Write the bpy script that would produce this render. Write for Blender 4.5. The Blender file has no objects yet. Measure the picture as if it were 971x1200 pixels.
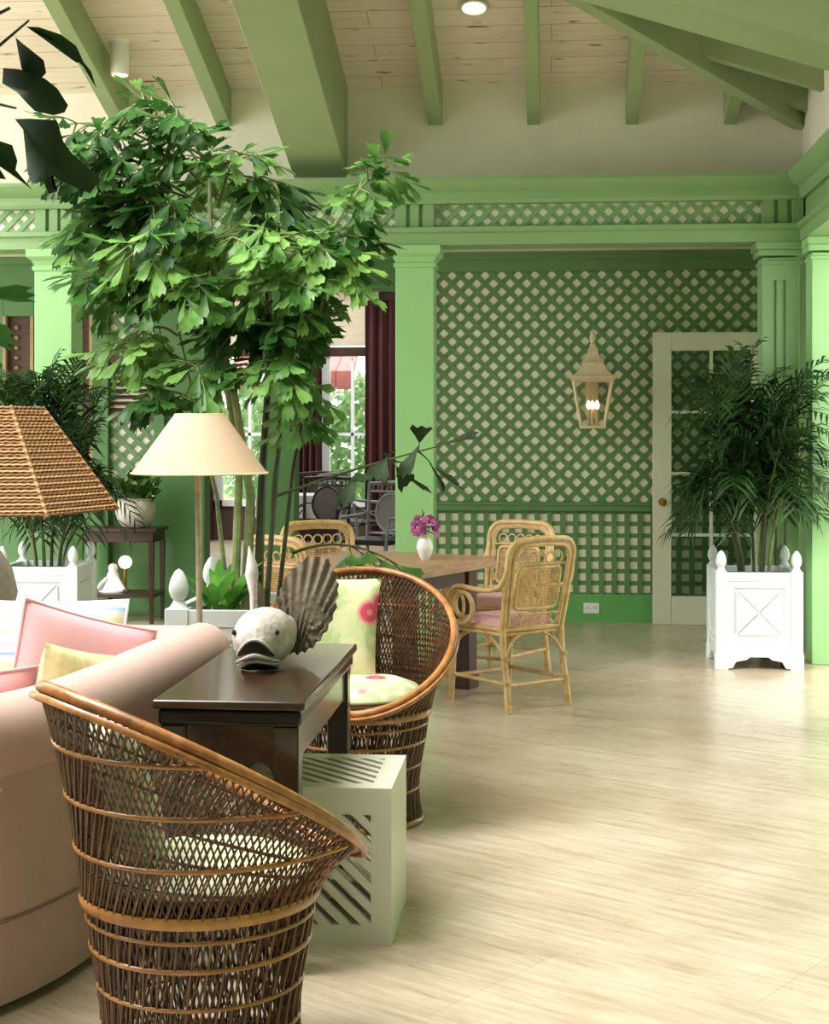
import bpy, math, random
from mathutils import Vector, Matrix
R = math.radians
PI = math.pi
rng = random.Random(7)
sc = bpy.context.scene
COL = sc.collection

# ------------------------------------------------------------------ camera, world, sun, exposure
cam_d = bpy.data.cameras.new('camera')
cam = bpy.data.objects.new('camera', cam_d)
COL.objects.link(cam)
cam.location = (0, 0, 1.5)
cam.rotation_euler = (R(90), 0, math.atan(160.5 / 1800))
cam_d.sensor_fit = 'HORIZONTAL'
cam_d.sensor_width = 36
cam_d.lens = 36 * 1800 / 971
cam_d.shift_y = -100 / 971
cam_d.clip_end = 200
sc.camera = cam

w = bpy.data.worlds.new('sky_world')
sc.world = w
w.use_nodes = True
bg = w.node_tree.nodes['Background']
bg.inputs[0].default_value = (1.0, 0.98, 0.925, 1)
bg.inputs[1].default_value = 2.7

sd = bpy.data.lights.new('sun', 'SUN')
sd.energy = 1.1
sd.angle = R(7)
sd.color = (1, .97, .9)
sun = bpy.data.objects.new('sun', sd)
COL.objects.link(sun)
sun.rotation_euler = Vector((0.52, 0.55, -0.66)).to_track_quat('-Z', 'Y').to_euler()

# added soft key lamp from the upper left, in place of skylight daylight
ad = bpy.data.lights.new('soft_key_lamp', 'AREA')
ad.shape = 'RECTANGLE'
ad.size = 2.6
ad.size_y = 4.4
ad.energy = 150
ad.spread = R(95)
ad.color = (1, .98, .96)
area = bpy.data.objects.new('soft_key_lamp', ad)
COL.objects.link(area)
area.location = (-3.2, 4.0, 5.0)
area.rotation_euler = Vector((0.62, 0.12, -0.80)).to_track_quat('-Z', 'Y').to_euler()

sc.view_settings.view_transform = 'Standard'
sc.view_settings.look = 'None'
sc.view_settings.exposure = 0.66
sc.view_settings.gamma = 1
sc.view_settings.use_curve_mapping = False

# ------------------------------------------------------------------ materials
def lin(h):
    h = h.lstrip('#')
    out = []
    for i in (0, 2, 4):
        c = int(h[i:i + 2], 16) / 255
        out.append(c / 12.92 if c <= .04045 else ((c + .055) / 1.055) ** 2.4)
    return (*out, 1)

class NT:
    def __init__(s, name):
        s.m = bpy.data.materials.new(name)
        s.m.use_nodes = True
        s.t = s.m.node_tree
        s.p = s.t.nodes['Principled BSDF']
        s.out = s.t.nodes['Material Output']
    def n(s, typ, **kw):
        nd = s.t.nodes.new(typ)
        for k, v in kw.items():
            if hasattr(nd, k):
                setattr(nd, k, v)
            else:
                nd.inputs[k].default_value = v
        return nd
    def l(s, a, b):
        s.t.links.new(a, b)
    def coord(s, scale=(1, 1, 1), rot=(0, 0, 0), kind='Object'):
        tc = s.n('ShaderNodeTexCoord')
        mp = s.n('ShaderNodeMapping')
        mp.inputs['Scale'].default_value = scale
        mp.inputs['Rotation'].default_value = rot
        s.l(tc.outputs[kind], mp.inputs[0])
        return mp.outputs[0]
    def ramp(s, fac, stops, interp='LINEAR'):
        r = s.n('ShaderNodeValToRGB')
        r.color_ramp.interpolation = interp
        els = r.color_ramp.elements
        while len(els) < len(stops):
            els.new(.5)
        for e, (p, c) in zip(els, stops):
            e.position = p
            e.color = lin(c) if isinstance(c, str) else c
        s.l(fac, r.inputs[0])
        return r.outputs[0]
    def noise(s, vec, scale=5, detail=4, rough=.5):
        nd = s.n('ShaderNodeTexNoise')
        nd.inputs['Scale'].default_value = scale
        nd.inputs['Detail'].default_value = detail
        nd.inputs['Roughness'].default_value = rough
        s.l(vec, nd.inputs['Vector'])
        return nd.outputs[0]
    def mix(s, fac, a, b, mode='MIX'):
        m = s.n('ShaderNodeMix', data_type='RGBA', blend_type=mode)
        for i, v in ((0, fac), (6, a), (7, b)):
            if hasattr(v, 'is_output') or isinstance(v, bpy.types.NodeSocket):
                s.l(v, m.inputs[i])
            elif isinstance(v, str):
                m.inputs[i].default_value = lin(v)
            else:
                m.inputs[i].default_value = v
        return m.outputs[2]
    def bump(s, h, strength=.2, dist=.01):
        b = s.n('ShaderNodeBump')
        b.inputs['Strength'].default_value = strength
        b.inputs['Distance'].default_value = dist
        s.l(h, b.inputs['Height'])
        s.l(b.outputs[0], s.p.inputs['Normal'])

def plain(name, col, rough=.5, var=.08, scale=6, metal=0, bump=0, spec=.5):
    t = NT(name)
    v = t.coord()
    nz = t.noise(v, scale, 5, .6)
    c = lin(col)
    lo = tuple(max(0, x * (1 - var)) for x in c[:3]) + (1,)
    hi = tuple(min(1, x * (1 + var)) for x in c[:3]) + (1,)
    t.l(t.ramp(nz, [(.3, lo), (.7, hi)]), t.p.inputs['Base Color'])
    t.p.inputs['Roughness'].default_value = rough
    t.p.inputs['Metallic'].default_value = metal
    t.p.inputs['Specular IOR Level'].default_value = spec
    if bump:
        nb = t.noise(v, scale * 12, 3, .6)
        t.bump(nb, bump, .004)
    return t.m

def emis(name, col, strength):
    t = NT(name)
    t.p.inputs['Base Color'].default_value = lin(col)
    t.p.inputs['Emission Color'].default_value = lin(col)
    t.p.inputs['Emission Strength'].default_value = strength
    nz = t.noise(t.coord(), 20)
    t.l(t.ramp(nz, [(0, '#999999'), (1, '#ffffff')]), t.p.inputs['Roughness'])
    return t.m

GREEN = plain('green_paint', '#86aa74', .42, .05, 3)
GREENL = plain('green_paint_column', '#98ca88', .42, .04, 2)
GREEND = plain('green_lattice_paint', '#648a5a', .5, .06, 8)
BEAM = plain('green_beam_paint', '#98ab7e', .5, .06, 3)
CREAM = plain('cream_backing', '#f3f1dc', .7, .03, 2)
PLASTER = plain('cream_plaster', '#f3ecdb', .85, .06, 2, bump=.05)
WHITE = plain('white_paint', '#dfe8e8', .4, .03, 5)
DOORW = plain('door_white_paint', '#e9e6d6', .4, .03, 4)
LANT = plain('lantern_cream_metal', '#e3cfae', .45, .12, 14)
BLACKM = plain('black_rubber', '#141414', .5, .1, 8)
SOIL = plain('dark_soil', '#1f1712', .95, .3, 40, bump=.5)
BRASS = plain('brass', '#b98a3a', .3, .1, 10, metal=1)
STEEL = plain('weathered_pole_metal', '#b8a68c', .4, .25, 25, metal=.3)
PINK = plain('pink_linen', '#bd9f95', .9, .04, 10, bump=.15)
PINKC = plain('pink_cushion_linen', '#dcaab0', .9, .04, 12, bump=.12)
PINKD = plain('rose_cushion_linen', '#d99a9c', .9, .04, 12, bump=.12)
SKIRT = plain('sofa_piping', '#8e7062', .9, .05, 10)
CUBEM = plain('white_lacquer', '#d9d8c6', .35, .03, 4)
VASEM = plain('white_porcelain', '#f4f4f2', .15, .02, 4)
STONE = plain('pale_stone_ceramic', '#b9b3a8', .6, .25, 14, bump=.1)
GREY = plain('grey_chair_paint', '#8d9598', .4, .1, 8)
DARKC = plain('dark_chair_wood', '#2a2424', .4, .2, 8)
OLIVE = plain('grey_cane', '#75706a', .7, .15, 30)
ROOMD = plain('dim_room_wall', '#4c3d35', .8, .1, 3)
CLOTH = plain('white_tablecloth', '#d5d6d8', .9, .04, 6)
FLOWER = plain('purple_petals', '#8a1468', .6, .45, 40)
FLOWER2 = plain('magenta_pink_petals', '#c26aa8', .6, .3, 40)
ORCHST = plain('flower_stem', '#43512c', .6, .2, 20)
PALEG = plain('pale_green_cushion', '#b9bd9c', .9, .15, 14)
PILLY = plain('yellow_cushion_weave', '#d9cf9a', .9, .18, 30, bump=.2)
AWN = plain('red_awning_cloth', '#e2868a', .8, .1, 5)
PLAST = plain('white_plastic', '#f2f2ec', .35, .02, 5)

def wood(name, c1, c2, rough=.35, axis=(1, 12, 12), coat=0):
    t = NT(name)
    v = t.coord(axis)
    nz = t.noise(v, 3.5, 6, .65)
    t.l(t.ramp(nz, [(.3, c1), (.72, c2)]), t.p.inputs['Base Color'])
    t.p.inputs['Roughness'].default_value = rough
    t.p.inputs['Coat Weight'].default_value = coat
    t.p.inputs['Coat Roughness'].default_value = .15
    t.bump(nz, .06, .004)
    return t.m
MAHOG = wood('dark_mahogany', '#1f120b', '#3f2616', .3, (14, 1.5, 14), .6)
TABLEW = wood('brown_table_wood', '#94704f', '#bf9b77', .45, (2, 14, 14))
TABLED = wood('dark_table_wood', '#3a241b', '#553a2b', .5, (10, 10, 1))
CABW = wood('reddish_cabinet_wood', '#1f0f09', '#4a2717', .35, (1.5, 10, 10))
BRSHUT = wood('brown_shutter_wood', '#3f2d22', '#5f4634', .6, (2, 2, 20))
CURT = wood('burgundy_velvet', '#2a0b0c', '#4a1514', .9, (30, 30, 1))

def rattan(name, c1, c2, c3, rough=.4, scale=22, coat=.2):
    t = NT(name)
    v = t.coord()
    nz = t.noise(v, scale, 5, .7)
    t.l(t.ramp(nz, [(.28, c1), (.5, c2), (.75, c3)]), t.p.inputs['Base Color'])
    t.p.inputs['Roughness'].default_value = rough
    t.p.inputs['Coat Weight'].default_value = coat
    return t.m
WICK = rattan('brown_wicker_strand', '#2b180c', '#4f2f17', '#774f2a', .5)
WICKL = rattan('tan_wicker_strand', '#4f3218', '#6f4c28', '#8f6c3e', .5)
WICKRIM = rattan('amber_rattan_rim', '#6a3d1c', '#a86d38', '#cf985c', .4, 12, .3)
WICKBAND = rattan('honey_rattan_band', '#7c4e22', '#a87238', '#c8924e', .4, 9, .4)
RATT = rattan('pale_rattan', '#a3824a', '#cba870', '#dfc492', .45, 14)
RATTW = rattan('rattan_wrap', '#9b7a46', '#b9965c', '#d0b078', .5, 60)
CANE = rattan('woven_cane', '#9a7440', '#bb9458', '#d3b27a', .6, 40)
BARK = rattan('grey_green_cane', '#49512f', '#7d8a55', '#a9b07c', .6, 6, 0)
BARKD = rattan('dark_cane', '#23260f', '#39401c', '#545c2c', .6, 8, 0)

# travertine floor: vein-cut rectangles laid on the diagonal
def floor_mat():
    t = NT('travertine')
    v = t.coord((1, 1, 1), (0, 0, R(34)))
    st = t.n('ShaderNodeMapping')
    st.inputs['Scale'].default_value = (1.3, 15, 1)
    t.l(v, st.inputs[0])
    a = t.noise(st.outputs[0], 1.7, 9, .74)
    b = t.noise(v, 1.1, 4, .6)
    c1 = t.ramp(a, [(.25, '#a5937b'), (.43, '#c9baa3'), (.56, '#d9cdb9'), (.78, '#e7dece')])
    c2 = t.ramp(b, [(.3, '#c3b298'), (.64, '#ffffff')])
    c = t.mix(.6, c1, c2, 'MULTIPLY')
    br = t.n('ShaderNodeTexBrick', offset=.5)
    br.inputs['Scale'].default_value = 1
    br.inputs['Mortar Size'].default_value = .0012
    br.inputs['Brick Width'].default_value = 1.22
    br.inputs['Row Height'].default_value = .61
    br.inputs['Color1'].default_value = (1, 1, 1, 1)
    br.inputs['Color2'].default_value = (.93, .915, .89, 1)
    br.inputs['Mortar'].default_value = (.74, .68, .6, 1)
    t.l(v, br.inputs['Vector'])
    c = t.mix(1.0, c, br.outputs[0], 'MULTIPLY')
    t.l(c, t.p.inputs['Base Color'])
    rr = t.ramp(a, [(.3, (.32, .32, .32, 1)), (.7, (.17, .17, .17, 1))])
    t.l(rr, t.p.inputs['Roughness'])
    return t.m
FLOOR = floor_mat()

def ceiling_mat(name, rot):
    t = NT(name)
    v = t.coord((1, 1, 1), rot)
    vs = t.coord((.9, 11, 1), rot)
    sep = t.n('ShaderNodeSeparateXYZ')
    t.l(v, sep.inputs[0])
    br = t.n('ShaderNodeTexBrick', offset=.37)
    br.inputs['Scale'].default_value = 1
    br.inputs['Mortar Size'].default_value = .0035
    br.inputs['Brick Width'].default_value = 3.1
    br.inputs['Row Height'].default_value = .19
    br.inputs['Color1'].default_value = (1, .97, .93, 1)
    br.inputs['Color2'].default_value = (.92, .88, .84, 1)
    br.inputs['Mortar'].default_value = (.6, .5, .42, 1)
    t.l(v, br.inputs['Vector'])
    a = t.noise(vs, 2.2, 6, .7)
    col = t.ramp(a, [(.2, '#a98d7a'), (.32, '#e6d9ca'), (.5, '#f2e8dc'), (.8, '#f8f1e8')])
    knots = t.noise(t.coord((1.6, 9, 1), rot), 3.2, 2, .4)
    k = t.ramp(knots, [(.68, (0, 0, 0, 1)), (.76, (1, 1, 1, 1))])
    col = t.mix(k, col, '#7a5b47')
    col = t.mix(1.0, col, br.outputs[0], 'MULTIPLY')
    t.l(col, t.p.inputs['Base Color'])
    t.p.inputs['Roughness'].default_value = .75
    return t.m
CEILB = ceiling_mat('whitewashed_boards', (0, 0, 0))
CEILR = ceiling_mat('whitewashed_boards_side', (0, 0, R(90)))

def leaf_mat(name, c1, c2, c3, trans=.3, rough=.35):
    t = NT(name)
    oi = t.n('ShaderNodeObjectInfo')
    nz = t.noise(t.coord(), 7, 3, .6)
    ad = t.n('ShaderNodeMath', operation='MULTIPLY_ADD')
    t.l(oi.outputs['Random'], ad.inputs[0])
    ad.inputs[1].default_value = .5
    t.l(nz, ad.inputs[2])
    c = t.ramp(ad.outputs[0], [(.4, c1), (.7, c2), (1.0, c3)])
    t.l(c, t.p.inputs['Base Color'])
    t.p.inputs['Specular IOR Level'].default_value = .3
    t.p.inputs['Roughness'].default_value = rough
    tr = t.n('ShaderNodeBsdfTranslucent')
    t.l(c, tr.inputs[0])
    mx = t.n('ShaderNodeMixShader')
    mx.inputs[0].default_value = trans
    t.l(t.p.outputs[0], mx.inputs[1])
    t.l(tr.outputs[0], mx.inputs[2])
    t.l(mx.outputs[0], t.out.inputs[0])
    return t.m
LEAF = leaf_mat('fishtail_leaf', '#26491e', '#437234', '#86b25c')
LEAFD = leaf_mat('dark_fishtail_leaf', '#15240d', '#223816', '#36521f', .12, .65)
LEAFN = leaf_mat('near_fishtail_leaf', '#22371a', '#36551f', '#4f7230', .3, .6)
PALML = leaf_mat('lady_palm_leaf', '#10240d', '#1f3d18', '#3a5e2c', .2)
LOWL = leaf_mat('low_plant_leaf', '#3d7a2c', '#66a83f', '#97cc5e', .3)
HEDGE = leaf_mat('garden_leaf', '#86ad78', '#b4d0a4', '#dcebd0', .4, .6)
IVY = leaf_mat('small_dark_leaf', '#26451d', '#3d6229', '#587d3a', .2)

def floral_mat(name, base1, base2):
    t = NT(name)
    v = t.coord()
    nz = t.noise(v, 9, 4, .6)
    c = t.ramp(nz, [(.35, base1), (.5, base2), (.62, '#a9bd80'), (.72, base1)])
    vo = t.n('ShaderNodeTexVoronoi')
    vo.inputs['Scale'].default_value = 8.5
    t.l(v, vo.inputs['Vector'])
    wv = t.n('ShaderNodeMath', operation='SINE')
    mu = t.n('ShaderNodeMath', operation='MULTIPLY')
    mu.inputs[1].default_value = 22
    t.l(vo.outputs['Distance'], mu.inputs[0])
    t.l(mu.outputs[0], wv.inputs[0])
    rose = t.ramp(wv.outputs[0], [(.1, '#c9485e'), (.8, '#de7f86')])
    msk = t.ramp(vo.outputs['Distance'], [(.34, (1, 1, 1, 1)), (.44, (0, 0, 0, 1))])
    sep = t.n('ShaderNodeSeparateColor')
    t.l(vo.outputs['Color'], sep.inputs[0])
    on = t.ramp(sep.outputs[0], [(.3, (0, 0, 0, 1)), (.34, (1, 1, 1, 1))])
    m2 = t.mix(1.0, msk, on, 'MULTIPLY')
    t.l(t.mix(m2, c, rose), t.p.inputs['Base Color'])
    t.p.inputs['Roughness'].default_value = .9
    return t.m
FLORAL = floral_mat('rose_print_cotton', '#dcd3ae', '#cbd0a0')
FLORALP = floral_mat('pale_rose_print_cotton', '#dfdcc2', '#cdd4ae')

def stripe_mat():
    t = NT('pastel_striped_cotton')
    tc = t.n('ShaderNodeTexCoord')
    sep = t.n('ShaderNodeSeparateXYZ')
    t.l(tc.outputs['Object'], sep.inputs[0])
    mu = t.n('ShaderNodeMath', operation='MULTIPLY')
    mu.inputs[1].default_value = 6.2
    t.l(sep.outputs[2], mu.inputs[0])
    fr = t.n('ShaderNodeMath', operation='FRACT')
    t.l(mu.outputs[0], fr.inputs[0])
    c = t.ramp(fr.outputs[0], [(0, '#dfe0c4'), (.16, '#d6dba0'), (.3, '#e2e2d6'), (.42, '#86a8c8'), (.5, '#e2e2d6'), (.62, '#bfb0cf'), (.76, '#e2e1d8'), (.86, '#bccf9c'), (.94, '#e0e0cf')])
    t.l(c, t.p.inputs['Base Color'])
    t.p.inputs['Roughness'].default_value = .9
    return t.m
STRIPE = stripe_mat()

def shade_weave_mat():
    t = NT('woven_rattan_shade')
    v = t.coord()
    wv = t.n('ShaderNodeTexWave', wave_type='BANDS', bands_direction='Z')
    wv.inputs['Scale'].default_value = 13
    wv.inputs['Distortion'].default_value = 1.2
    wv.inputs['Detail'].default_value = 2
    t.l(v, wv.inputs['Vector'])
    wx = t.n('ShaderNodeTexWave', wave_type='RINGS', rings_direction='Z')
    nz = t.noise(v, 60, 3, .7)
    m = t.mix(.5, wv.outputs[0], nz)
    t.l(t.ramp(m, [(.2, '#6d4a2e'), (.5, '#a3774c'), (.8, '#c29a6c')]), t.p.inputs['Base Color'])
    t.p.inputs['Roughness'].default_value = .75
    t.bump(m, .7, .01)
    return t.m
WOVENSH = shade_weave_mat()

def linen_shade_mat():
    t = NT('cream_linen_shade')
    nz = t.noise(t.coord((60, 60, 200)), 2, 2, .5)
    c = t.ramp(nz, [(.3, '#d9bda0'), (.7, '#e8cfb4')])
    t.l(c, t.p.inputs['Base Color'])
    t.p.inputs['Roughness'].default_value = .9
    tr = t.n('ShaderNodeBsdfTranslucent')
    t.l(c, tr.inputs[0])
    mx = t.n('ShaderNodeMixShader')
    mx.inputs[0].default_value = .35
    t.l(t.p.outputs[0], mx.inputs[1])
    t.l(tr.outputs[0], mx.inputs[2])
    t.l(mx.outputs[0], t.out.inputs[0])
    return t.m
LINSH = linen_shade_mat()
SHADEW = leaf_mat('white_blind_cloth', '#efe9dc', '#f6f1e6', '#fbf8f0', .7, .9)

def fish_mat(name, c1, c2):
    t = NT(name)
    vo = t.n('ShaderNodeTexVoronoi')
    vo.inputs['Scale'].default_value = 60
    t.l(t.coord(), vo.inputs['Vector'])
    nz = t.noise(t.coord(), 14, 5, .7)
    c = t.ramp(nz, [(.3, c1), (.7, c2)])
    t.l(c, t.p.inputs['Base Color'])
    t.p.inputs['Roughness'].default_value = .6
    t.bump(vo.outputs['Distance'], .3, .006)
    return t.m
FISHH = fish_mat('pale_carved_wood', '#8f857c', '#cfc6bd')
FISHT = fish_mat('grey_brown_carved_fin', '#4f4436', '#7d7160')
FISHD = plain('dark_fish_mouth', '#15100e', .5, .2, 20)

def glass_mat():
    t = NT('clear_glass')
    tr = t.n('ShaderNodeBsdfTransparent')
    tr.inputs[0].default_value = (.86, .9, .86, 1)
    gl = t.n('ShaderNodeBsdfGlossy')
    gl.inputs['Roughness'].default_value = .03
    nz = t.noise(t.coord(), 2)
    fr = t.n('ShaderNodeFresnel')
    fr.inputs[0].default_value = 1.45
    mx = t.n('ShaderNodeMixShader')
    t.l(fr.outputs[0], mx.inputs[0])
    t.l(tr.outputs[0], mx.inputs[1])
    t.l(gl.outputs[0], mx.inputs[2])
    t.l(mx.outputs[0], t.out.inputs[0])
    return t.m
GLASS = glass_mat()
BULB = emis('warm_bulb', '#ffcf94', 2.6)
DOWNL = emis('warm_downlight_lens', '#ffd8a8', 1.6)
REFLGLOW = emis('warm_reflection', '#ffe2b0', 2.2)  # glow of a reflected lamp, put in as emission

# ------------------------------------------------------------------ mesh builder
def clip_poly(poly, u0, u1, v0, v1):
    for ax, lim, sg in ((0, u0, 1), (0, u1, -1), (1, v0, 1), (1, v1, -1)):
        out = []
        for i in range(len(poly)):
            a, b = poly[i], poly[(i + 1) % len(poly)]
            da, db = (a[ax] - lim) * sg, (b[ax] - lim) * sg
            if da >= 0:
                out.append(a)
            if (da > 0 and db < 0) or (da < 0 and db > 0):
                k = da / (da - db)
                out.append((a[0] + (b[0] - a[0]) * k, a[1] + (b[1] - a[1]) * k))
        poly = out
        if len(poly) < 3:
            return None
    return poly

def band_polys(u0, u1, v0, v1, ang, spacing, width, phase=0):
    """straight strips at angle `ang` clipped to a rectangle"""
    d = (math.cos(ang), math.sin(ang))
    nrm = (-d[1], d[0])
    cs = [u * nrm[0] + v * nrm[1] for u in (u0, u1) for v in (v0, v1)]
    L = 2 * ((u1 - u0) + (v1 - v0))
    k = math.floor(min(cs) / spacing) - 1
    res = []
    while k * spacing < max(cs) + spacing:
        c = k * spacing + phase
        cu = (u0 + u1) / 2 * d[0] + (v0 + v1) / 2 * d[1]
        q = []
        for t, o in ((-L, -1), (L, -1), (L, 1), (-L, 1)):
            s = cu + t
            q.append((d[0] * s + nrm[0] * (c + o * width / 2), d[1] * s + nrm[1] * (c + o * width / 2)))
        p = clip_poly(q, u0, u1, v0, v1)
        if p:
            res.append(p)
        k += 1
    return res

class M:
    def __init__(s):
        s.v = []
        s.f = []
    def add(s, vs, fs):
        o = len(s.v)
        s.v += [tuple(p) for p in vs]
        s.f += [tuple(i + o for i in f) for f in fs]
        return s
    def box(s, x0, x1, y0, y1, z0, z1, mat=None):
        vs = [Vector(p) for p in ((x0, y0, z0), (x1, y0, z0), (x1, y1, z0), (x0, y1, z0), (x0, y0, z1), (x1, y0, z1), (x1, y1, z1), (x0, y1, z1))]
        if mat:
            vs = [mat @ p for p in vs]
        return s.add(vs, [(0, 3, 2, 1), (4, 5, 6, 7), (0, 1, 5, 4), (1, 2, 6, 5), (2, 3, 7, 6), (3, 0, 4, 7)])
    def hexa(s, a, b):
        """two quads a and b (4 points each) joined to a solid"""
        return s.add(list(a) + list(b), [(3, 2, 1, 0), (4, 5, 6, 7), (0, 1, 5, 4), (1, 2, 6, 5), (2, 3, 7, 6), (3, 0, 4, 7)])
    def prism(s, poly, fn, t0, t1):
        """poly of (u,v); fn(u,v,t)->xyz"""
        n = len(poly)
        vs = [fn(u, v, t0) for u, v in poly] + [fn(u, v, t1) for u, v in poly]
        fs = [tuple(range(n))[::-1], tuple(range(n, 2 * n))]
        fs += [(i, (i + 1) % n, n + (i + 1) % n, n + i) for i in range(n)]
        return s.add(vs, fs)
    def tube(s, pts, r, n=6, closed=False, r1=None):
        pts = [Vector(p) for p in pts]
        m = len(pts)
        T = []
        for i in range(m):
            a = pts[(i - 1) % m] if (closed or i > 0) else pts[0]
            b = pts[(i + 1) % m] if (closed or i < m - 1) else pts[-1]
            d = b - a
            T.append(d.normalized() if d.length > 1e-9 else Vector((0, 0, 1)))
        up = Vector((0, 0, 1)) if abs(T[0].z) < .9 else Vector((1, 0, 0))
        nrm = (up - T[0] * up.dot(T[0])).normalized()
        vs = []
        for i in range(m):
            nrm = nrm - T[i] * nrm.dot(T[i])
            if nrm.length < 1e-6:
                nrm = T[i].orthogonal()
            nrm.normalize()
            bn = T[i].cross(nrm)
            if isinstance(r, (list, tuple)):
                rr = r[i]
            else:
                rr = r if r1 is None else r + (r1 - r) * i / (m - 1)
            for k in range(n):
                a = 2 * PI * k / n
                vs.append(pts[i] + (nrm * math.cos(a) + bn * math.sin(a)) * rr)
        fs = []
        for i in range(m if closed else m - 1):
            j = (i + 1) % m
            for k in range(n):
                k2 = (k + 1) % n
                fs.append((i * n + k, i * n + k2, j * n + k2, j * n + k))
        if not closed:
            fs += [tuple(range(n))[::-1], tuple(range((m - 1) * n, m * n))]
        return s.add(vs, fs)
    def lathe(s, prof, c=(0, 0, 0), n=24, mat=None, sx=1, sy=1):
        vs = []
        for r, z in prof:
            for k in range(n):
                a = 2 * PI * k / n
                p = Vector((c[0] + r * sx * math.cos(a), c[1] + r * sy * math.sin(a), c[2] + z))
                vs.append(mat @ p if mat else p)
        fs = []
        for i in range(len(prof) - 1):
            for k in range(n):
                k2 = (k + 1) % n
                fs.append((i * n + k, i * n + k2, (i + 1) * n + k2, (i + 1) * n + k))
        fs.append(tuple(range(n))[::-1])
        fs.append(tuple(range((len(prof) - 1) * n, len(prof) * n)))
        return s.add(vs, fs)
    def grid(s, fn, nu, nv, cu=False):
        vs = [fn(i / (nu if cu else nu - 1), j / (nv - 1)) for j in range(nv) for i in range(nu)]
        fs = []
        for j in range(nv - 1):
            for i in range(nu if cu else nu - 1):
                i2 = (i + 1) % nu
                fs.append((j * nu + i, j * nu + i2, (j + 1) * nu + i2, (j + 1) * nu + i))
        return s.add(vs, fs)
    def build(s, name, mat, parent=None, world=False, bevel=0, smooth=30, seg=2, local=None):
        off = Vector(parent_root(parent).location) if (world and parent) else Vector((0, 0, 0))
        if local is not None:
            off = Vector(local)
        me = bpy.data.meshes.new(name)
        me.from_pydata([tuple(Vector(p) - off) for p in s.v], [], s.f)
        me.materials.append(mat)
        me.validate()
        me.update()
        if smooth:
            me.polygons.foreach_set('use_smooth', [True] * len(me.polygons))
            me.set_sharp_from_angle(angle=R(smooth))
        o = bpy.data.objects.new(name, me)
        COL.objects.link(o)
        if parent:
            o.parent = parent
        if local is not None:
            o.location = local
        if bevel:
            b = o.modifiers.new('bevel', 'BEVEL')
            b.width = bevel
            b.segments = seg
            b.limit_method = 'ANGLE'
            b.angle_limit = R(40)
        return o

def parent_root(o):
    while o.parent:
        o = o.parent
    return o

def tag(o, label, cat, group=None, kind=None):
    o['label'] = label
    o['category'] = cat
    if group:
        o['group'] = group
    if kind:
        o['kind'] = kind
    return o

def thing(name, label, cat, loc=(0, 0, 0), rz=0, group=None):
    o = bpy.data.objects.new(name, None)
    o.empty_display_size = .1
    COL.objects.link(o)
    o.location = loc
    o.rotation_euler = (0, 0, rz)
    return tag(o, label, cat, group)

def struct(name, mb, mat, parent=None, **kw):
    o = mb.build(name, mat, parent, **kw)
    o['kind'] = 'structure'
    return o

def sroot(name, loc=(0, 0, 0)):
    o = bpy.data.objects.new(name, None)
    o.empty_display_size = .1
    COL.objects.link(o)
    o.location = loc
    o['kind'] = 'structure'
    return o

KIDS = {}
def dup(root, loc, rz, label, group=None):
    def cp(o, par):
        c = o.copy()
        COL.objects.link(c)
        if par:
            c.parent = par
        for ch in [x for x in bpy.data.objects if x.parent == o]:
            cp(ch, c)
        return c
    r = cp(root, None)
    r.location = loc
    r.rotation_euler = (0, 0, rz)
    r['label'] = label
    if group:
        r['group'] = group
    return r

# ================================================================== THE ROOM
YB = 11.9          # lattice wall at the back of the recess
YC = 10.15         # front of the colonnade
YU = 10.40         # plaster wall above the colonnade
XR = 1.66          # plaster wall on the right
PITCH = .31
ZE = 3.81          # ceiling meets the upper walls

struct('floor', M().box(-9, 8, -4, 12.1, -.12, 0), FLOOR)
struct('floor_parlour', M().box(-8, 3, 12.1, 20.3, -.12, 0), plain('parlour_floor_stone', '#a99c88', .4, .08, 3))

# upper plaster walls
struct('wall_upper_back', M().box(-8, XR + .3, YU, YU + .2, 2.72, 4.1), PLASTER)
struct('wall_upper_right', M().box(XR, XR + .25, 0, YU + .2, 2.72, 4.2), PLASTER)
struct('wall_front', M().box(-5, 3, -4.2, -4, 0, 6.2), GREEND)
struct('added_wall_left', M().box(-4.7, -4.5, -4, 6.2, 0, 6.2), GREEND)  # unseen, added solid here to keep the foreground dim
struct('added_wall_right', M().box(XR, XR + .25, -4, 8.2, 0, 2.72), GREEND)  # unseen, added to keep side light off the sofa and near chair

# sloped board ceiling (hip roof): back slope and right slope
def zc(d):
    return ZE + PITCH * d
YO = 6.6   # far edge of an unseen roof opening, added for top light
DB = YU - YO
XL = -4.6
bk = M()
bk.hexa([(XL, YU, zc(0)), (XR, YU, zc(0)), (XR - DB, YO, zc(DB)), (XL, YO, zc(DB))],
        [(XL, YU, zc(0) + .06), (XR, YU, zc(0) + .06), (XR - DB, YO, zc(DB) + .06), (XL, YO, zc(DB) + .06)])
struct('ceiling_back', bk, CEILB, smooth=0)
XS = -.6    # the added roof opening reaches to here on the right slope
rt = M()
for ya, yb, xa, xb in ((YU, YO, XR, XR - DB), (YO, -4, XS, XS)):
    lo = [(XR, ya, zc(0)), (XR, yb, zc(0)), (xb, yb, zc(XR - xb)), (xa, ya, zc(XR - xa))]
    rt.hexa(lo, [(p[0], p[1], p[2] + .06) for p in lo]) if xa != XR else rt.add(lo[:3] + [(p[0], p[1], p[2] + .06) for p in lo[:3]], [(0, 2, 1), (3, 4, 5), (0, 1, 4, 3), (1, 2, 5, 4), (2, 0, 3, 5)])
struct('ceiling_right', rt, CEILR, smooth=0)
struct('ceiling_front', M().box(XL, XS, -4, 1.0, zc(XR - XS), zc(XR - XS) + .1), CEILB)
ZS = zc(DB)
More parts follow.
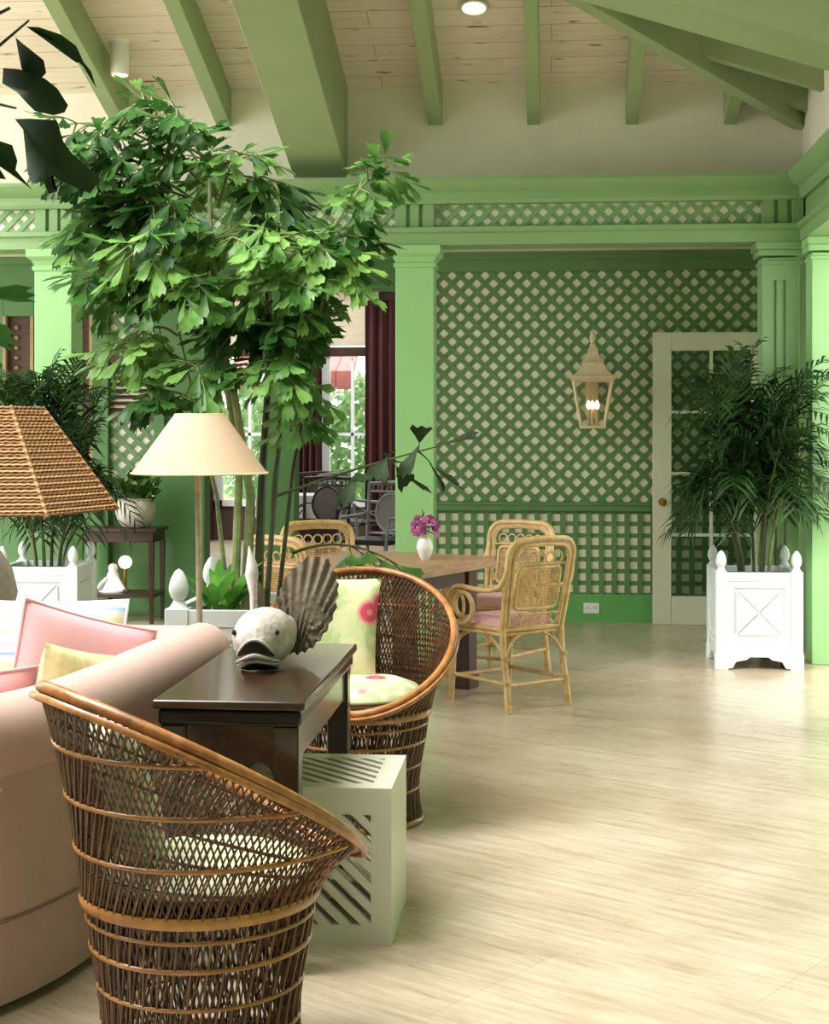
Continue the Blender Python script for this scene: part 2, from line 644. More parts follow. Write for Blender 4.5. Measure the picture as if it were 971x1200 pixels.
struct('light_baffle', M().box(XS, XS + .07, 1.0, YO, zc(XR - XS), ZS + .3).box(XL, XS, .93, 1.0, zc(XR - XS), ZS + .3).box(XL, XS, YO, YO + .07, ZS - .75, ZS + .3), GREEND)  # unseen shaft walls and hung curb, added to hold light off the beams

# ---- rafters and beams
def back_rafter(xc, wd, z0, y1, name, label, cat, grp=None, top=.02, y0=YU):
    m = M()
    a = [(xc - wd / 2, y0, z0), (xc + wd / 2, y0, z0), (xc + wd / 2, y0, ZE + top), (xc - wd / 2, y0, ZE + top)]
    d = y0 - y1
    b = [(p[0], y1, p[2] + PITCH * d) for p in a]
    m.hexa(a, b)
    return tag(m.build(name, BEAM, bevel=.004), label, cat, grp)
G = 'narrow rafters on the back slope'
back_rafter(-2.96, .10, 3.56, YO, 'rafter', 'narrow green rafter leftmost in the photo, left of the spotlight', 'rafter', G)
back_rafter(-2.24, .10, 3.56, YO, 'rafter', 'narrow green rafter between the white spotlight and the wide beam', 'rafter', G)
back_rafter(-.785, .10, 3.545, YO, 'rafter', 'narrow green rafter next right of the wide beam', 'rafter', G)
back_rafter(-.121, .085, 3.535, YU - (XR + .121) + .06, 'rafter', 'narrow green rafter right of the round downlight', 'rafter', G)
back_rafter(.536, .085, 3.525, YU - (XR - .536) + .06, 'rafter', 'short green rafter that runs up into the hip beam', 'rafter', G)
back_rafter(1.186, .085, 3.515, YU - (XR - 1.186) + .06, 'rafter', 'shortest green rafter stub under the hip beam near the corner', 'rafter', G)
tag(M().hexa([(-1.755, YU, 3.20), (-1.385, YU, 3.20), (-1.385, YU, ZE + .02), (-1.755, YU, ZE + .02)],
             [(-1.755, YO, 3.20 + PITCH * DB), (-1.385, YO, 3.20 + PITCH * DB), (-1.385, YO, ZE + .02 + PITCH * DB), (-1.755, YO, ZE + .02 + PITCH * DB)]
             ).build('ceiling_beam', BEAM, bevel=.006), 'wide green box beam running down to the back cornice', 'beam')
# hip beam along the diagonal
h = Vector((.7071, -.7071, 0)) * .05
dirh = Vector((-1, -1, PITCH))
p0 = Vector((XR, YU, 3.47))
a0 = [p0 - h, p0 + h, p0 + h + Vector((0, 0, .4)), p0 - h + Vector((0, 0, .4))]
tag(M().hexa(a0, [p + dirh * DB for p in a0]).build('hip_beam', BEAM, bevel=.004), 'diagonal green hip beam rising from the back right corner', 'beam')
# jack rafters on the right slope
def right_rafter(yc, wd, z0, x1, name, label, grp=None):
    a = [(XR, yc - wd / 2, z0), (XR, yc + wd / 2, z0), (XR, yc + wd / 2, ZE + .02), (XR, yc - wd / 2, ZE + .02)]
    d = XR - x1
    b = [(x1, p[1], p[2] + PITCH * d) for p in a]
    return tag(M().hexa(a, b).build(name, BEAM, bevel=.004), label, 'rafter' if wd < .2 else 'beam', grp)
G = 'jack rafters on the right slope'
right_rafter(10.22, .085, 3.56, XR - .26, 'jack_rafter', 'small green jack rafter deepest in the back right corner', G)
right_rafter(9.62, .085, 3.56, XR - .86, 'jack_rafter', 'green jack rafter second from the back right corner', G)
right_rafter(9.02, .085, 3.56, XR - 1.46, 'jack_rafter', 'green jack rafter third from the corner, next behind the wide right beam', G)
right_rafter(7.64, .46, 3.2, XR - 2.76, 'ceiling_beam', 'wide green box beam crossing the upper right of the photo')

# ---- entablature along the back and the right
def ent_profile():
    # (offset toward the room, z) outline, closed against the wall
    return [(-.25, 2.70), (.03, 2.70), (.03, 2.775), (.055, 2.785), (.055, 2.815), (.0, 2.825)]
def ent_top():
    return [(-.25, 2.975), (.02, 2.975), (.035, 3.0), (.035, 3.045), (.09, 3.075), (.12, 3.115), (.12, 3.135), (-.25, 3.135)]
XE = XR - .03      # plane of the right entablature
t1 = sroot('trim_1', (0, YC, 2.7))
m = M()
for prof in (ent_profile() + [(-.25, 2.825)], ent_top()):
    m.prism(prof, lambda u, v, t: (t, YC - u, v), -8, XE + .05)
m.build('cornice', GREEN, t1, world=True, smooth=25)
m = M()
for prof in (ent_profile() + [(-.25, 2.825)], ent_top()):
    m.prism(prof, lambda u, v, t: (XE - u, t, v), YC + .25, 1.0)
t2 = sroot('trim_2', (XE, 5, 2.7))
m.build('cornice', GREEN, t2, world=True, smooth=25)
# frieze: cream backing, lattice strips, blocks with grooves above each column
m = M().box(-8, XE, YC + .062, YC + .22, 2.82, 2.98)
m.build('frieze_backing', plain('frieze_white_backing', '#fbf8ea', .8, .02, 3), t1, world=True)
def frieze(m, us, fn):
    for u0, u1 in us:
        for k, ang in enumerate((R(45), R(-45))):
            for p in band_polys(u0, u1, 2.825, 2.975, ang, .0757, .031, .02):
                m.prism(p, fn, .048 + k * .0065, .0545 + k * .0065)
posts = [(-3.49, -3.235), (-1.035, -.775), (1.365, XE)]
gaps = [(-5.6, -3.50), (-3.225, -1.045), (-.765, 1.355)]
m = M()
frieze(m, gaps, lambda u, v, t: (u, YC + t, v))
m.build('frieze_lattice', GREEN, t1, world=True, smooth=0)
m = M()
for a, b in posts:
    m.box(a, a + .075, YC, YC + .1, 2.82, 2.98)
    m.box(b - .075, b, YC, YC + .1, 2.82, 2.98)
    c = (a + b) / 2
    m.box(c - .03, c + .03, YC + .004, YC + .1, 2.82, 2.98)
    m.box(a + .05, b - .05, YC + .03, YC + .1, 2.82, 2.98)
m.build('frieze_block', GREEN, t1, world=True, bevel=.003)
m = M().box(XE + .01, XE + .2, 1, YC, 2.82, 2.98)
m.build('frieze_board', GREEN, t2, world=True)

# ---- columns and pilasters
def column(xc, w, y0, y1, label):
    t = thing('column', label, 'column', (xc, (y0 + y1) / 2, 0), 0, 'square green columns')
    yc = (y0 + y1) / 2
    d = (y1 - y0) / 2
    hw = w / 2
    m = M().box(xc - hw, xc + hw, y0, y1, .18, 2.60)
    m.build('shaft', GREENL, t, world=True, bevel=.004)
    m = M()
    lv = [(.0, 2.555), (.012, 2.56), (.012, 2.585), (0, 2.59), (.004, 2.60), (.016, 2.625), (.04, 2.645), (.045, 2.65), (.045, 2.70)]
    vs = []
    for e, z in lv:
        vs += [(xc - hw - e, yc - d - e, z), (xc + hw + e, yc - d - e, z), (xc + hw + e, yc + d + e, z), (xc - hw - e, yc + d + e, z)]
    fs = [(0, 3, 2, 1)]
    n = len(lv)
    for i in range(n - 1):
        for k in range(4):
            k2 = (k + 1) % 4
            fs.append((i * 4 + k, i * 4 + k2, (i + 1) * 4 + k2, (i + 1) * 4 + k))
    fs.append(((n - 1) * 4, (n - 1) * 4 + 1, (n - 1) * 4 + 2, (n - 1) * 4 + 3))
    m.add(vs, fs)
    m.build('capital', GREENL, t, world=True, smooth=20)
    m = M().box(xc - hw - .015, xc + hw + .015, y0 - .015, y1 + .015, 0, .18)
    m.build('base', GREENL, t, world=True, bevel=.006)
    return t
column(-.905, .256, YC, YC + .25, 'light green square column right of the doorway, behind the dining table')
column(-3.364, .258, YC, YC + .25, 'light green square column at far left behind the fishtail palm')
# corner: a grooved pilaster and the pier of the right-hand side
t = thing('pilaster', 'grooved green corner pilaster right of the glazed door, behind the palm', 'column', (1.5, YC + .1, 0))
m = M().box(1.365, 1.60, YC + .02, YC + .25, 0, 2.60)
m.box(1.365, 1.435, YC, YC + .03, 0, 2.6).box(1.455, 1.495, YC, YC + .03, .2, 2.45).box(1.515, 1.60, YC, YC + .03, 0, 2.6)
m.box(1.43, 1.52, YC, YC + .03, 2.45, 2.6).box(1.43, 1.52, YC, YC + .03, 0, .2)
m.build('shaft', GREEN, t, world=True, bevel=.003)
m = M()
for e, z0, z1 in ((.012, 2.555, 2.58), (.03, 2.61, 2.65), (.045, 2.65, 2.70)):
    m.box(1.365 - e, 1.60 + e, YC - e, YC + .25, z0, z1)
m.build('capital', GREEN, t, world=True, bevel=.006)
t = thing('pier', 'bright green pier at the right edge beside the planter', 'column', (1.8, 10.0, 0))
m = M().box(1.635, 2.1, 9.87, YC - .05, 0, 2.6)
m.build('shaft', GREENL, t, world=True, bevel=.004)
m = M()
for e, z0, z1 in ((.01, 2.555, 2.58), (.025, 2.61, 2.65), (.03, 2.65, 2.70)):
    m.box(1.635 - e, 2.1 + e, 9.87 - e, YC - .05, z0, z1)
m.build('capital', GREENL, t, world=True, bevel=.006)

# ---- recess behind the colonnade
struct('ceiling_recess', M().box(-8, 2.2, YU, 12.1, 2.85, 2.95), plain('recess_ceiling_white', '#e9e0cc', .8, .03, 3))
struct('wall_recess_right', M().box(1.78, 1.95, YU, 12.1, 0, 2.85), GREEN)
wb = sroot('wall_back', (.35, YB, 0))
m = M().box(-1.2, 1.8, YB + .0305, 12.1, 0, 2.85)
m.build('backing', CREAM, wb, world=True)
U0, U1 = -1.05, 1.78
def lattice(mb, u0, u1, v0, v1, y, diag=True):
    if diag:
        for k, ang in enumerate((R(45), R(-45))):
            for p in band_polys(u0, u1, v0, v1, ang, .0907, .037, .03):
                mb.prism(p, lambda u, v, t: (u, t, v), y - k * .006 - .006, y - k * .006)
    else:
        for p in band_polys(u0, u1, v0, v1, 0, .0915, .034, .02):
            mb.prism(p, lambda u, v, t: (u, t, v), y - .006, y)
        for p in band_polys(u0, u1, v0, v1, PI / 2, .0985, .040, .012):
            mb.prism(p, lambda u, v, t: (u, t, v), y - .018, y - .006)
m = M()
lattice(m, U0, U1, .917, 2.71, YB + .03)
m.build('diagonal_lattice', GREEND, wb, world=True, smooth=0)
m = M()
lattice(m, U0, U1, .205, .86, YB + .03, False)
m.build('square_lattice', GREEND, wb, world=True, smooth=0)
m = M().box(U0, U1, YB - .02, YB + .05, .85, .92)
m.box(U0, U1, YB - .035, YB, .895, .912)
m.build('chair_rail', GREEND, wb, world=True, bevel=.003)
m = M().box(U0, U1, YB - .01, YB + .05, 2.70, 2.85).box(U0, U1, YB - .03, YB, 2.79, 2.85).box(U0, U1, YB - .045, YB, 2.825, 2.85)
m.box(U0 - .16, U0 + .14, YB - .01, YB + .05, 0, 2.85)
m.build('frame', GREEND, wb, world=True, bevel=.003)
struct('baseboard_back', M().box(U0, U1, YB - .015, YB + .05, 0, .21), plain('green_baseboard_paint', '#6cae62', .4, .04, 3))
# left part of the back wall with the wide doorway to the parlour
wl = sroot('wall_back_left', (-3, YB, 0))
m = M()
m.box(-2.24, -2.0, YB - .03, 12.1, 0, 2.58)            # post
m.box(-8, -1.2, YB - .0, 12.1, 2.57, 2.85)             # header
m.box(-8, -1.2, YB - .03, YB + .02, 2.79, 2.85)
m.box(-8, -1.2, YB - .02, YB + .02, 2.57, 2.61)
m.box(-3.13, -2.72, YB - .0, 12.1, 0, 2.58)
m.box(-3.62, -3.49, YB - .02, 12.1, 0, 2.58)
m.box(-3.49, -3.13, YB + .05, 12.1, 0, .9)
m.box(-4.1, -3.80, YB - .0, 12.1, 0, 2.58)
m.box(-3.80, -3.62, YB + .0, 12.1, 0, 1.2).box(-3.80, -3.62, YB + .0, 12.1, 2.38, 2.58)
m.box(-4.35, -4.1, YB, 12.1, 2.38, 2.58).box(-4.35, -4.1, YB, 12.1, 0, 1.2)
m.box(-8, -4.35, YB, 12.1, 0, 2.58)
m.build('panelling', plain('deep_green_paint', '#527f49', .5, .06, 4), wl, world=True, bevel=.004)
m = M().box(-3.80, -3.62, YB + .06, 12.1, 1.2, 2.38).box(-4.35, -4.1, YB + .06, 12.1, 1.2, 2.38).box(-3.49, -3.13, YB + .06, 12.1, .9, 2.58)
m.build('recess_backing', BRSHUT, wl, world=True)
M().box(-3.49, -3.13, YB + .055, YB + .06, .9, 2.58).build('lattice_backing', CREAM, wl, world=True)
m = M()
lattice(m, -3.49, -3.13, 2.06, 2.58, YB + .05)
lattice(m, -3.49, -3.13, .9, 1.55, YB + .05)
m.build('side_lattice', GREEND, wl, world=True, smooth=0)
m = M().box(-3.49, -3.13, YB + .0, YB + .05, 1.55, 1.60).box(-3.49, -3.13, YB + .0, YB + .05, 2.01, 2.06)
for k in range(8):
    z = 1.62 + k * .05
    m.hexa([(-3.49, YB + .02, z), (-3.13, YB + .02, z), (-3.13, YB + .05, z + .03), (-3.49, YB + .05, z + .03)],
           [(-3.49, YB + .03, z), (-3.13, YB + .03, z), (-3.13, YB + .06, z + .03), (-3.49, YB + .06, z + .03)])
m.build('louvre_panel', BRSHUT, wl, world=True)
m = M()
for x0, x1 in ((-3.80, -3.62), (-4.35, -4.1)):
    m.box(x0, x0 + .025, YB - .015, YB + .04, 1.2, 2.38).box(x1 - .025, x1, YB - .015, YB + .04, 1.2, 2.38)
    for k in range(14):
        z = 1.25 + k * .08
        m.lathe([(.0, -.018), (.017, -.010), (.02, 0), (.017, .01), (0, .018)], ((x0 + x1) / 2 - .03, YB + .045, z), 8)
m.build('beaded_strip', plain('beaded_trim_wood', '#a98f6a', .6, .2, 8), wl, world=True)

# outlet on the baseboard
t = thing('wall_outlet', 'white outlet plate on the green baseboard below the lantern', 'outlet', (.305, YB - .017, .105))
M().box(.245, .365, YB - .023, YB - .0155, .065, .145).build('cover_plate', PLAST, t, world=True, bevel=.003)
m = M()
for x in (.275, .335):
    for dx in (-.008, .008):
        m.box(x + dx - .002, x + dx + .002, YB - .0245, YB - .022, .10, .115)
m.build('socket', BLACKM, t, world=True)

# ---- the open glazed door in front of the lattice
dr = sroot('door_1', (.76, 11.78, 0))
Y0, Y1 = 11.76, 11.80
m = M().box(.765, .905, Y0, Y1, .0, 2.215).box(1.50, 1.64, Y0, Y1, .0, 2.215).box(.905, 1.50, Y0, Y1, 2.075, 2.215).box(.905, 1.50, Y0, Y1, .0, .215)
m.build('door_frame', DOORW, dr, world=True, bevel=.004)
m = M()
m.box(1.19, 1.215, Y0 + .006, Y1 - .006, .215, 2.075)
for z in (.68, 1.145, 1.61):
    m.box(.905, 1.50, Y0 + .008, Y1 - .008, z - .012, z + .012)
m.build('muntin', DOORW, dr, world=True, bevel=.003)
M().box(.905, 1.50, Y0 + .017, Y0 + .022, .215, 2.075).build('pane', GLASS, dr, world=True)
m = M().lathe([(.0, 0), (.03, .002), (.03, .008), (.012, .012), (.012, .03), (.026, .04), (.03, .052), (.022, .064), (0, .068)], (0, 0, 0), 20, Matrix.Translation((.835, Y0, .93)) @ Matrix.Rotation(R(90), 4, 'X'))
m.build('door_knob', BRASS, dr, world=True)

# ---- parlour beyond the doorway
struct('wall_parlour_left', M().box(-7.2, -7, 12.1, 13.5, 0, 3.4).box(-7.2, -7, 19.5, 20.2, 0, 3.4).box(-7.2, -7, 13.5, 19.5, 0, .4).box(-7.2, -7, 13.5, 19.5, 2.9, 3.4), ROOMD)  # unseen side left open to let light into the parlour
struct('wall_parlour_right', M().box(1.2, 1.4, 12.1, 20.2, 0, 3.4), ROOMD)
struct('ceiling_parlour', M().box(-7.2, 1.4, 12.1, 17.2, 3.4, 3.5).box(-7.2, 1.4, 19.2, 20.2, 3.4, 3.5), ROOMD)  # unseen gap left in the boards to brighten the far windows
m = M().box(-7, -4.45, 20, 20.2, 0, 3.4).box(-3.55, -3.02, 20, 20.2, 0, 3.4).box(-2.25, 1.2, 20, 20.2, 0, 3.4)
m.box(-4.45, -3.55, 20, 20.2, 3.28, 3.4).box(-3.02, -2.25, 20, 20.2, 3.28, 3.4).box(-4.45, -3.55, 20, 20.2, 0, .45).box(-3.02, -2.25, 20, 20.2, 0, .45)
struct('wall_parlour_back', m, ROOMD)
def far_window(name, x0, x1):
    r = sroot(name, ((x0 + x1) / 2, 20, .45))
    m = M().box(x0, x0 + .12, 19.97, 20.08, .45, 3.28).box(x1 - .05, x1, 19.97, 20.08, .45, 3.28).box(x0, x1, 19.97, 20.08, .45, .53)
    m.box(x0, x1, 19.98, 20.07, 1.38, 1.42)
    xm = x0 + .12 + (x1 - x0 - .17) * .5
    m.box(xm - .018, xm + .018, 19.98, 20.06, .53, 2.4)
    m.build('window_frame', WHITE, r, world=True)
    M().box(x0, x1, 19.93, 20.0, 2.42, 2.54).build('rail', CABW, r, world=True)
    M().box(x0 + .05, x1 - .02, 20.0, 20.02, .53, 3.28).build('pane', GLASS, r, world=True)
    m = M()
    for k in range(6):
        m.box(x0, x1, 19.93 - .006 * (k % 2), 19.96, 2.56 + k * .12, 2.56 + k * .12 + .118)
    m.build('blind', SHADEW, r, world=True)
far_window('window_1', -3.02, -2.25)
far_window('window_2', -4.45, -3.55)
def curtain(x0, x1, label):
    m = M()
    n = 46
    def fn(sgn):
        return lambda a, b: (x0 + (x1 - x0) * a, 19.72 + .05 * math.sin(a * 34) + .012 * math.sin(a * 83 + b * 3) + sgn, .02 + 3.12 * b)
    m.grid(fn(0), n, 6)
    m.grid(fn(.02), n, 6)
    tag(m.build('curtain', CURT, smooth=60), label, 'curtain', 'burgundy parlour curtains')
curtain(-3.42, -2.97, 'dark burgundy curtain left of the bright window beyond the doorway')
curtain(-2.40, -1.72, 'dark burgundy curtain right of the bright window beside the green column')
curtain(-4.9, -4.4, 'dark burgundy curtain behind the stems of the fishtail palm')
# garden outside the parlour windows
struct('ground', M().box(-20, 12, 20.3, 40, -.2, -.05), plain('garden_lawn', '#8fae70', .9, .2, 6))
def leaf_blob(m, c, rad, n, L, rg):
    for _ in range(n):
        d = Vector((rg.gauss(0, 1), rg.gauss(0, 1), rg.gauss(0, 1))).normalized()
        p = Vector(c) + Vector((d.x * rad[0], d.y * rad[1], d.z * rad[2])) * rg.uniform(.55, 1)
        e = Vector((rg.uniform(-1, 1), rg.uniform(-1, 1), rg.uniform(-1, 1))).normalized()
        s_ = e.orthogonal().normalized() * L * .35
        e = e * L
        m.add([p, p + e * .5 + s_, p + e, p + e * .5 - s_], [(0, 1, 2, 3)])
for i, (x, y, hh, lb) in enumerate(((-2.75, 22.6, 1.25, 'sunlit garden bush seen through the window between the burgundy curtains'), (-4.3, 22.8, 1.2, 'sunlit garden bush seen behind the stems of the fishtail palm'))):
    t = thing('garden_bush', lb, 'bush', (x, y, -.05))
    m = M()
    leaf_blob(m, (x, y, hh), (.72, .6, 1.1), 1500, .14, random.Random(i))
    m.build('foliage', HEDGE, t, world=True, smooth=0)
    M().tube([(x, y, -.05), (x + .05, y, .5), (x, y, 1.2)], .05, 6, r1=.02).build('stem', BARKD, t, world=True)
t = thing('awning', 'red striped awning outside the parlour windows', 'awning', (-3.3, 21.6, 2.0))
m = M()
for k in range(16):
    x = -5.2 + k * .22
    if k % 3 != 2:
        m.hexa([(x, 21.3, 2.02), (x + .21, 21.3, 2.02), (x + .21, 21.3, 2.28), (x, 21.3, 2.28)], [(x, 21.32, 2.02), (x + .21, 21.32, 2.02), (x + .21, 22.2, 2.6), (x, 22.2, 2.6)])
m.build('canopy', AWN, t, world=True)
m = M()
for x in (-5.2, -1.7):
    m.tube([(x, 21.35, -.05), (x, 21.35, 2.1)], .03)
m.build('post', WHITE, t, world=True)

# ---- lights on the ceiling
t = thing('downlight', 'small round recessed downlight in the whitewashed board ceiling', 'ceiling light', (-.476, 9.458, 4.10))
tl = Matrix.Translation((-.476, 9.458, 4.085)) @ Matrix.Rotation(-math.atan(PITCH), 4, 'X')
M().lathe([(.085, 0), (.09, -.008), (.075, -.012), (.07, 0.02)], (0, 0, 0), 24, tl).build('trim_ring', WHITE, t, world=True)
M().lathe([(.07, -.006), (.0, -.008)], (0, 0, 0), 24, tl).build('lens', DOWNL, t, world=True)
t = thing('spotlight', 'white cylinder spotlight hanging under the boards between two rafters', 'ceiling light', (-2.80, 9.80, 4.0))
tl = Matrix.Translation((-2.80, 9.80, 4.0))
M().lathe([(.055, -.21), (.06, -.2), (.06, 0.0), (.075, .0), (.08, .02)], (0, 0, 0), 24, tl).build('housing', PLAST, t, world=True)
M().lathe([(.052, -.212), (.0, -.214)], (0, 0, 0), 24, tl).build('lens', DOWNL, t, world=True)

# ---- wall lantern
lx, lz = .308, 1.487
t = thing('wall_lantern', 'cream square wall lantern with tiered roof hanging on the green lattice', 'lantern', (lx, YB, lz))
ly = YB - .26
def sq(m, lv, c):
    vs = []
    for hw, z in lv:
        vs += [(c[0] - hw, c[1] - hw, z), (c[0] + hw, c[1] - hw, z), (c[0] + hw, c[1] + hw, z), (c[0] - hw, c[1] + hw, z)]
    fs = [(0, 3, 2, 1)]
    for i in range(len(lv) - 1):
        for k in range(4):
            k2 = (k + 1) % 4
            fs.append((i * 4 + k, i * 4 + k2, (i + 1) * 4 + k2, (i + 1) * 4 + k))
    n = len(lv) - 1
    fs.append((n * 4, n * 4 + 1, n * 4 + 2, n * 4 + 3))
    m.add(vs, fs)
m = M()
c = (lx, ly)
zt, zb = lz + .365, lz
ht, hb = .145, .085
sq(m, [(hb + .012, zb), (hb + .012, zb + .022), (hb, zb + .022)], c)
for sx, sy in ((-1, -1), (1, -1), (1, 1), (-1, 1)):
    m.tube([(lx + sx * hb, ly + sy * hb, zb + .01), (lx + sx * ht, ly + sy * ht, zt)], .011, 4)
for a, b in (((-1, -1), (1, -1)), ((1, -1), (1, 1)), ((1, 1), (-1, 1)), ((-1, 1), (-1, -1))):
    m.tube([(lx + a[0] * ht, ly + a[1] * ht, zt), (lx + b[0] * ht, ly + b[1] * ht, zt)], .014, 4)
m.build('frame', LANT, t, world=True, smooth=0)
m = M()
sq(m, [(.165, zt + .0), (.178, zt + .012), (.172, zt + .022), (.135, zt + .04), (.105, zt + .075), (.083, zt + .115), (.078, zt + .125), (.088, zt + .132), (.075, zt + .14), (.055, zt + .165), (.042, zt + .2), (.036, zt + .215), (.042, zt + .222), (.03, zt + .235), (.018, zt + .262)], c)
m.build('roof', LANT, t, world=True, smooth=20)
M().lathe([(.016, 0), (.024, .01), (.014, .02), (.02, .04), (.026, .06), (.02, .085), (.012, .11), (.0, .125)], (lx, ly, zt + .258), 14).build('finial', LANT, t, world=True)
m = M()
for sx, sy in (((-1, -1), (1, -1)), ((1, -1), (1, 1)), ((1, 1), (-1, 1)), ((-1, 1), (-1, -1))):
    m.add([(lx + sx[0] * hb, ly + sx[1] * hb, zb + .02), (lx + sy[0] * hb, ly + sy[1] * hb, zb + .02), (lx + sy[0] * ht, ly + sy[1] * ht, zt), (lx + sx[0] * ht, ly + sx[1] * ht, zt)], [(0, 1, 2, 3)])
m.build('pane', GLASS, t, world=True, smooth=0)
for dx, dy in ((-.03, -.02), (.033, -.02), (0, .04)):
    M().lathe([(.018, 0), (.02, .01), (.012, .014), (.012, .12), (.008, .122)], (lx + dx, ly + dy, zb + .022), 10).build('candle_sleeve', LANT, t, world=True)
    M().lathe([(.008, 0), (.016, .012), (.019, .03), (.012, .055), (.0, .07)], (lx + dx, ly + dy, zb + .144), 10).build('bulb', BULB, t, world=True)
m = M().box(lx - .05, lx + .05, YB - .02, YB + .0, zb + .1, zt + .2)
m.tube([(lx, YB - .01, zt + .12), (lx, YB - .1, zt + .17), (lx, ly + .06, zt + .12)], .012, 8)
m.build('bracket', LANT, t, world=True)

# ================================================================== PLANTERS
def planter_parts(root, W, Hh, fin):
    """orangery box, local coordinates, front at y=0 going +y, x centred"""
    hw = W / 2
    pw = W * .135
    ft = Hh * .16
    pt = .02
    for i, (sx, sy) in enumerate(((-1, 0), (1, 0), (1, 1), (-1, 1))):
        x0 = -hw if sx < 0 else hw - pw
        y0 = 0 if sy == 0 else W - pw
        m = M().box(x0, x0 + pw, y0, y0 + pw, 0, Hh)
        m.box(x0 - .004, x0 + pw + .004, y0 - .004, y0 + pw + .004, 0, ft)
        # feet brackets
        po = m.build('post', WHITE, root, bevel=.003)
        f = fin
        cx_, cy_ = x0 + pw / 2, y0 + pw / 2
        M().lathe([(f * .5, 0), (f * .42, f * .12), (f * .3, f * .3), (f * .28, f * .42), (f * .4, f * .55), (f * .5, f * .85), (f * .5, f * 1.1), (f * .4, f * 1.5), (f * .2, f * 1.85), (0, f * 1.98)], (cx_, cy_, Hh), 18).build('finial', WHITE, po)
    for side in range(4):
        rot = Matrix.Translation((0, hw, 0)) @ Matrix.Rotation(side * PI / 2, 4, 'Z') @ Matrix.Translation((0, -hw, 0))
        m = M()
        a, b = -hw + pw, hw - pw
        fn = lambda u, v, tt: rot @ Vector((u, tt, v))
        # arched foot rail
        arch = [(a, ft * .05), (a + .03 * W / .5, ft * .1), (a + .05 * W / .5, ft * .5), (a + .11 * W / .5, ft * .62), (a + .13 * W / .5, ft * .8), (b - .13 * W / .5, ft * .8), (b - .11 * W / .5, ft * .62), (b - .05 * W / .5, ft * .5), (b - .03 * W / .5, ft * .1), (b, ft * .05), (b, ft * 1.6), (a, ft * 1.6)]
        m.prism(arch, fn, .008, .035)
        m.prism([(a, Hh * .9), (b, Hh * .9), (b, Hh - .005), (a, Hh - .005)], fn, .008, .04)
        fr = M()
        z0, z1 = ft * 1.6, Hh * .9
        m.prism([(a, z0), (b, z0), (b, z1), (a, z1)], fn, .026, .05)
        # raised frame and X
        fw = W * .075
        for q in ([(a, z0), (b, z0), (b - fw, z0 + fw), (a + fw, z0 + fw)], [(b, z0), (b, z1), (b - fw, z1 - fw), (b - fw, z0 + fw)],
                  [(b, z1), (a, z1), (a + fw, z1 - fw), (b - fw, z1 - fw)], [(a, z1), (a, z0), (a + fw, z0 + fw), (a + fw, z1 - fw)]):
            m.prism(q, fn, .012, .03)
        i0, i1, j0, j1 = a + fw + .016, b - fw - .016, z0 + fw + .016, z1 - fw - .016
        cu, cv = (i0 + i1) / 2, (j0 + j1) / 2
        for q in ([(i0, j0), (i1, j0), (cu, cv)], [(i1, j0), (i1, j1), (cu, cv)], [(i1, j1), (i0, j1), (cu, cv)], [(i0, j1), (i0, j0), (cu, cv)]):
            g = .93
            ccx = sum(p[0] for p in q) / 3
            ccy = sum(p[1] for p in q) / 3
            q2 = [(ccx + (p[0] - ccx) * g, ccy + (p[1] - ccy) * g) for p in q]
            m.prism(q2, fn, .012, .03)
        m.build('panel', WHITE, root, bevel=.0025)
    M().box(-hw + .03, hw - .03, .03, W - .03, Hh * .55, Hh * .93).build('soil', SOIL, root, smooth=0)
    for sx in (-1, 1):
        for y in (pw * 1.4, W - pw * 1.4):
            M().lathe([(.0, -.012), (.02, -.012), (.024, 0), (.02, .012), (0, .012)], (0, 0, 0), 14, Matrix.Translation((sx * (hw - pw * 1.5), y, .024)) @ Matrix.Rotation(R(90), 4, 'Y')).build('caster', BLACKM, root)

pr = thing('planter_box', 'white orangery planter with X panels at right beside the glazed door', 'planter', (1.275, 9.61, 0), R(.5), 'white orangery planters')
planter_parts(pr, .53, .605, .066)
pl = dup(pr, (-3.285, 9.58, 0), R(3), 'white orangery planter at far left under the dark palm', 'white orangery planters')
pc = thing('planter_box', 'large white planter behind the pink sofa with big acorn finials holding the fishtail palm', 'planter', (-1.225, 6.2, 0), 0, 'white orangery planters')
planter_parts(pc, .72, .75, .082)

# ================================================================== PLANTS
def leaflet_fish(m, p, d, nrm, L, W, rg):
    d = d.normalized()
    sd_ = d.cross(nrm)
    if sd_.length < 1e-4:
        sd_ = d.orthogonal()
    sd_.normalize()
    up = sd_.cross(d).normalized()
    cu = rg.uniform(-.15, .12)
    def q(a, b, c=0):
        return p + d * (a * L) + sd_ * (b * W) + up * (c * W + cu * L * a * a)
    j = [rg.uniform(-.07, .07) for _ in range(5)]
    vs = [q(0, 0), q(.45, -.26, .09), q(.45, 0), q(.42, .22, .09), q(.78 + j[0], -.5, .16), q(.75, -.02), q(.8 + j[1], .46, .16),
          q(1.0 + j[2], -.38, .05), q(.93, -.2, .02), q(1.06 + j[3], .0, 0), q(.96, .18, .03), q(1.16 + j[4], .38, .06)]
    m.add(vs, [(0, 2, 1), (0, 3, 2), (1, 2, 5, 4), (2, 3, 6, 5), (4, 5, 8, 7), (5, 9, 8), (5, 10, 9), (5, 6, 11, 10)])

def bez(a, b, c, n):
    return [a * (1 - t) ** 2 + b * 2 * t * (1 - t) + c * t * t for t in [i / (n - 1) for i in range(n)]]

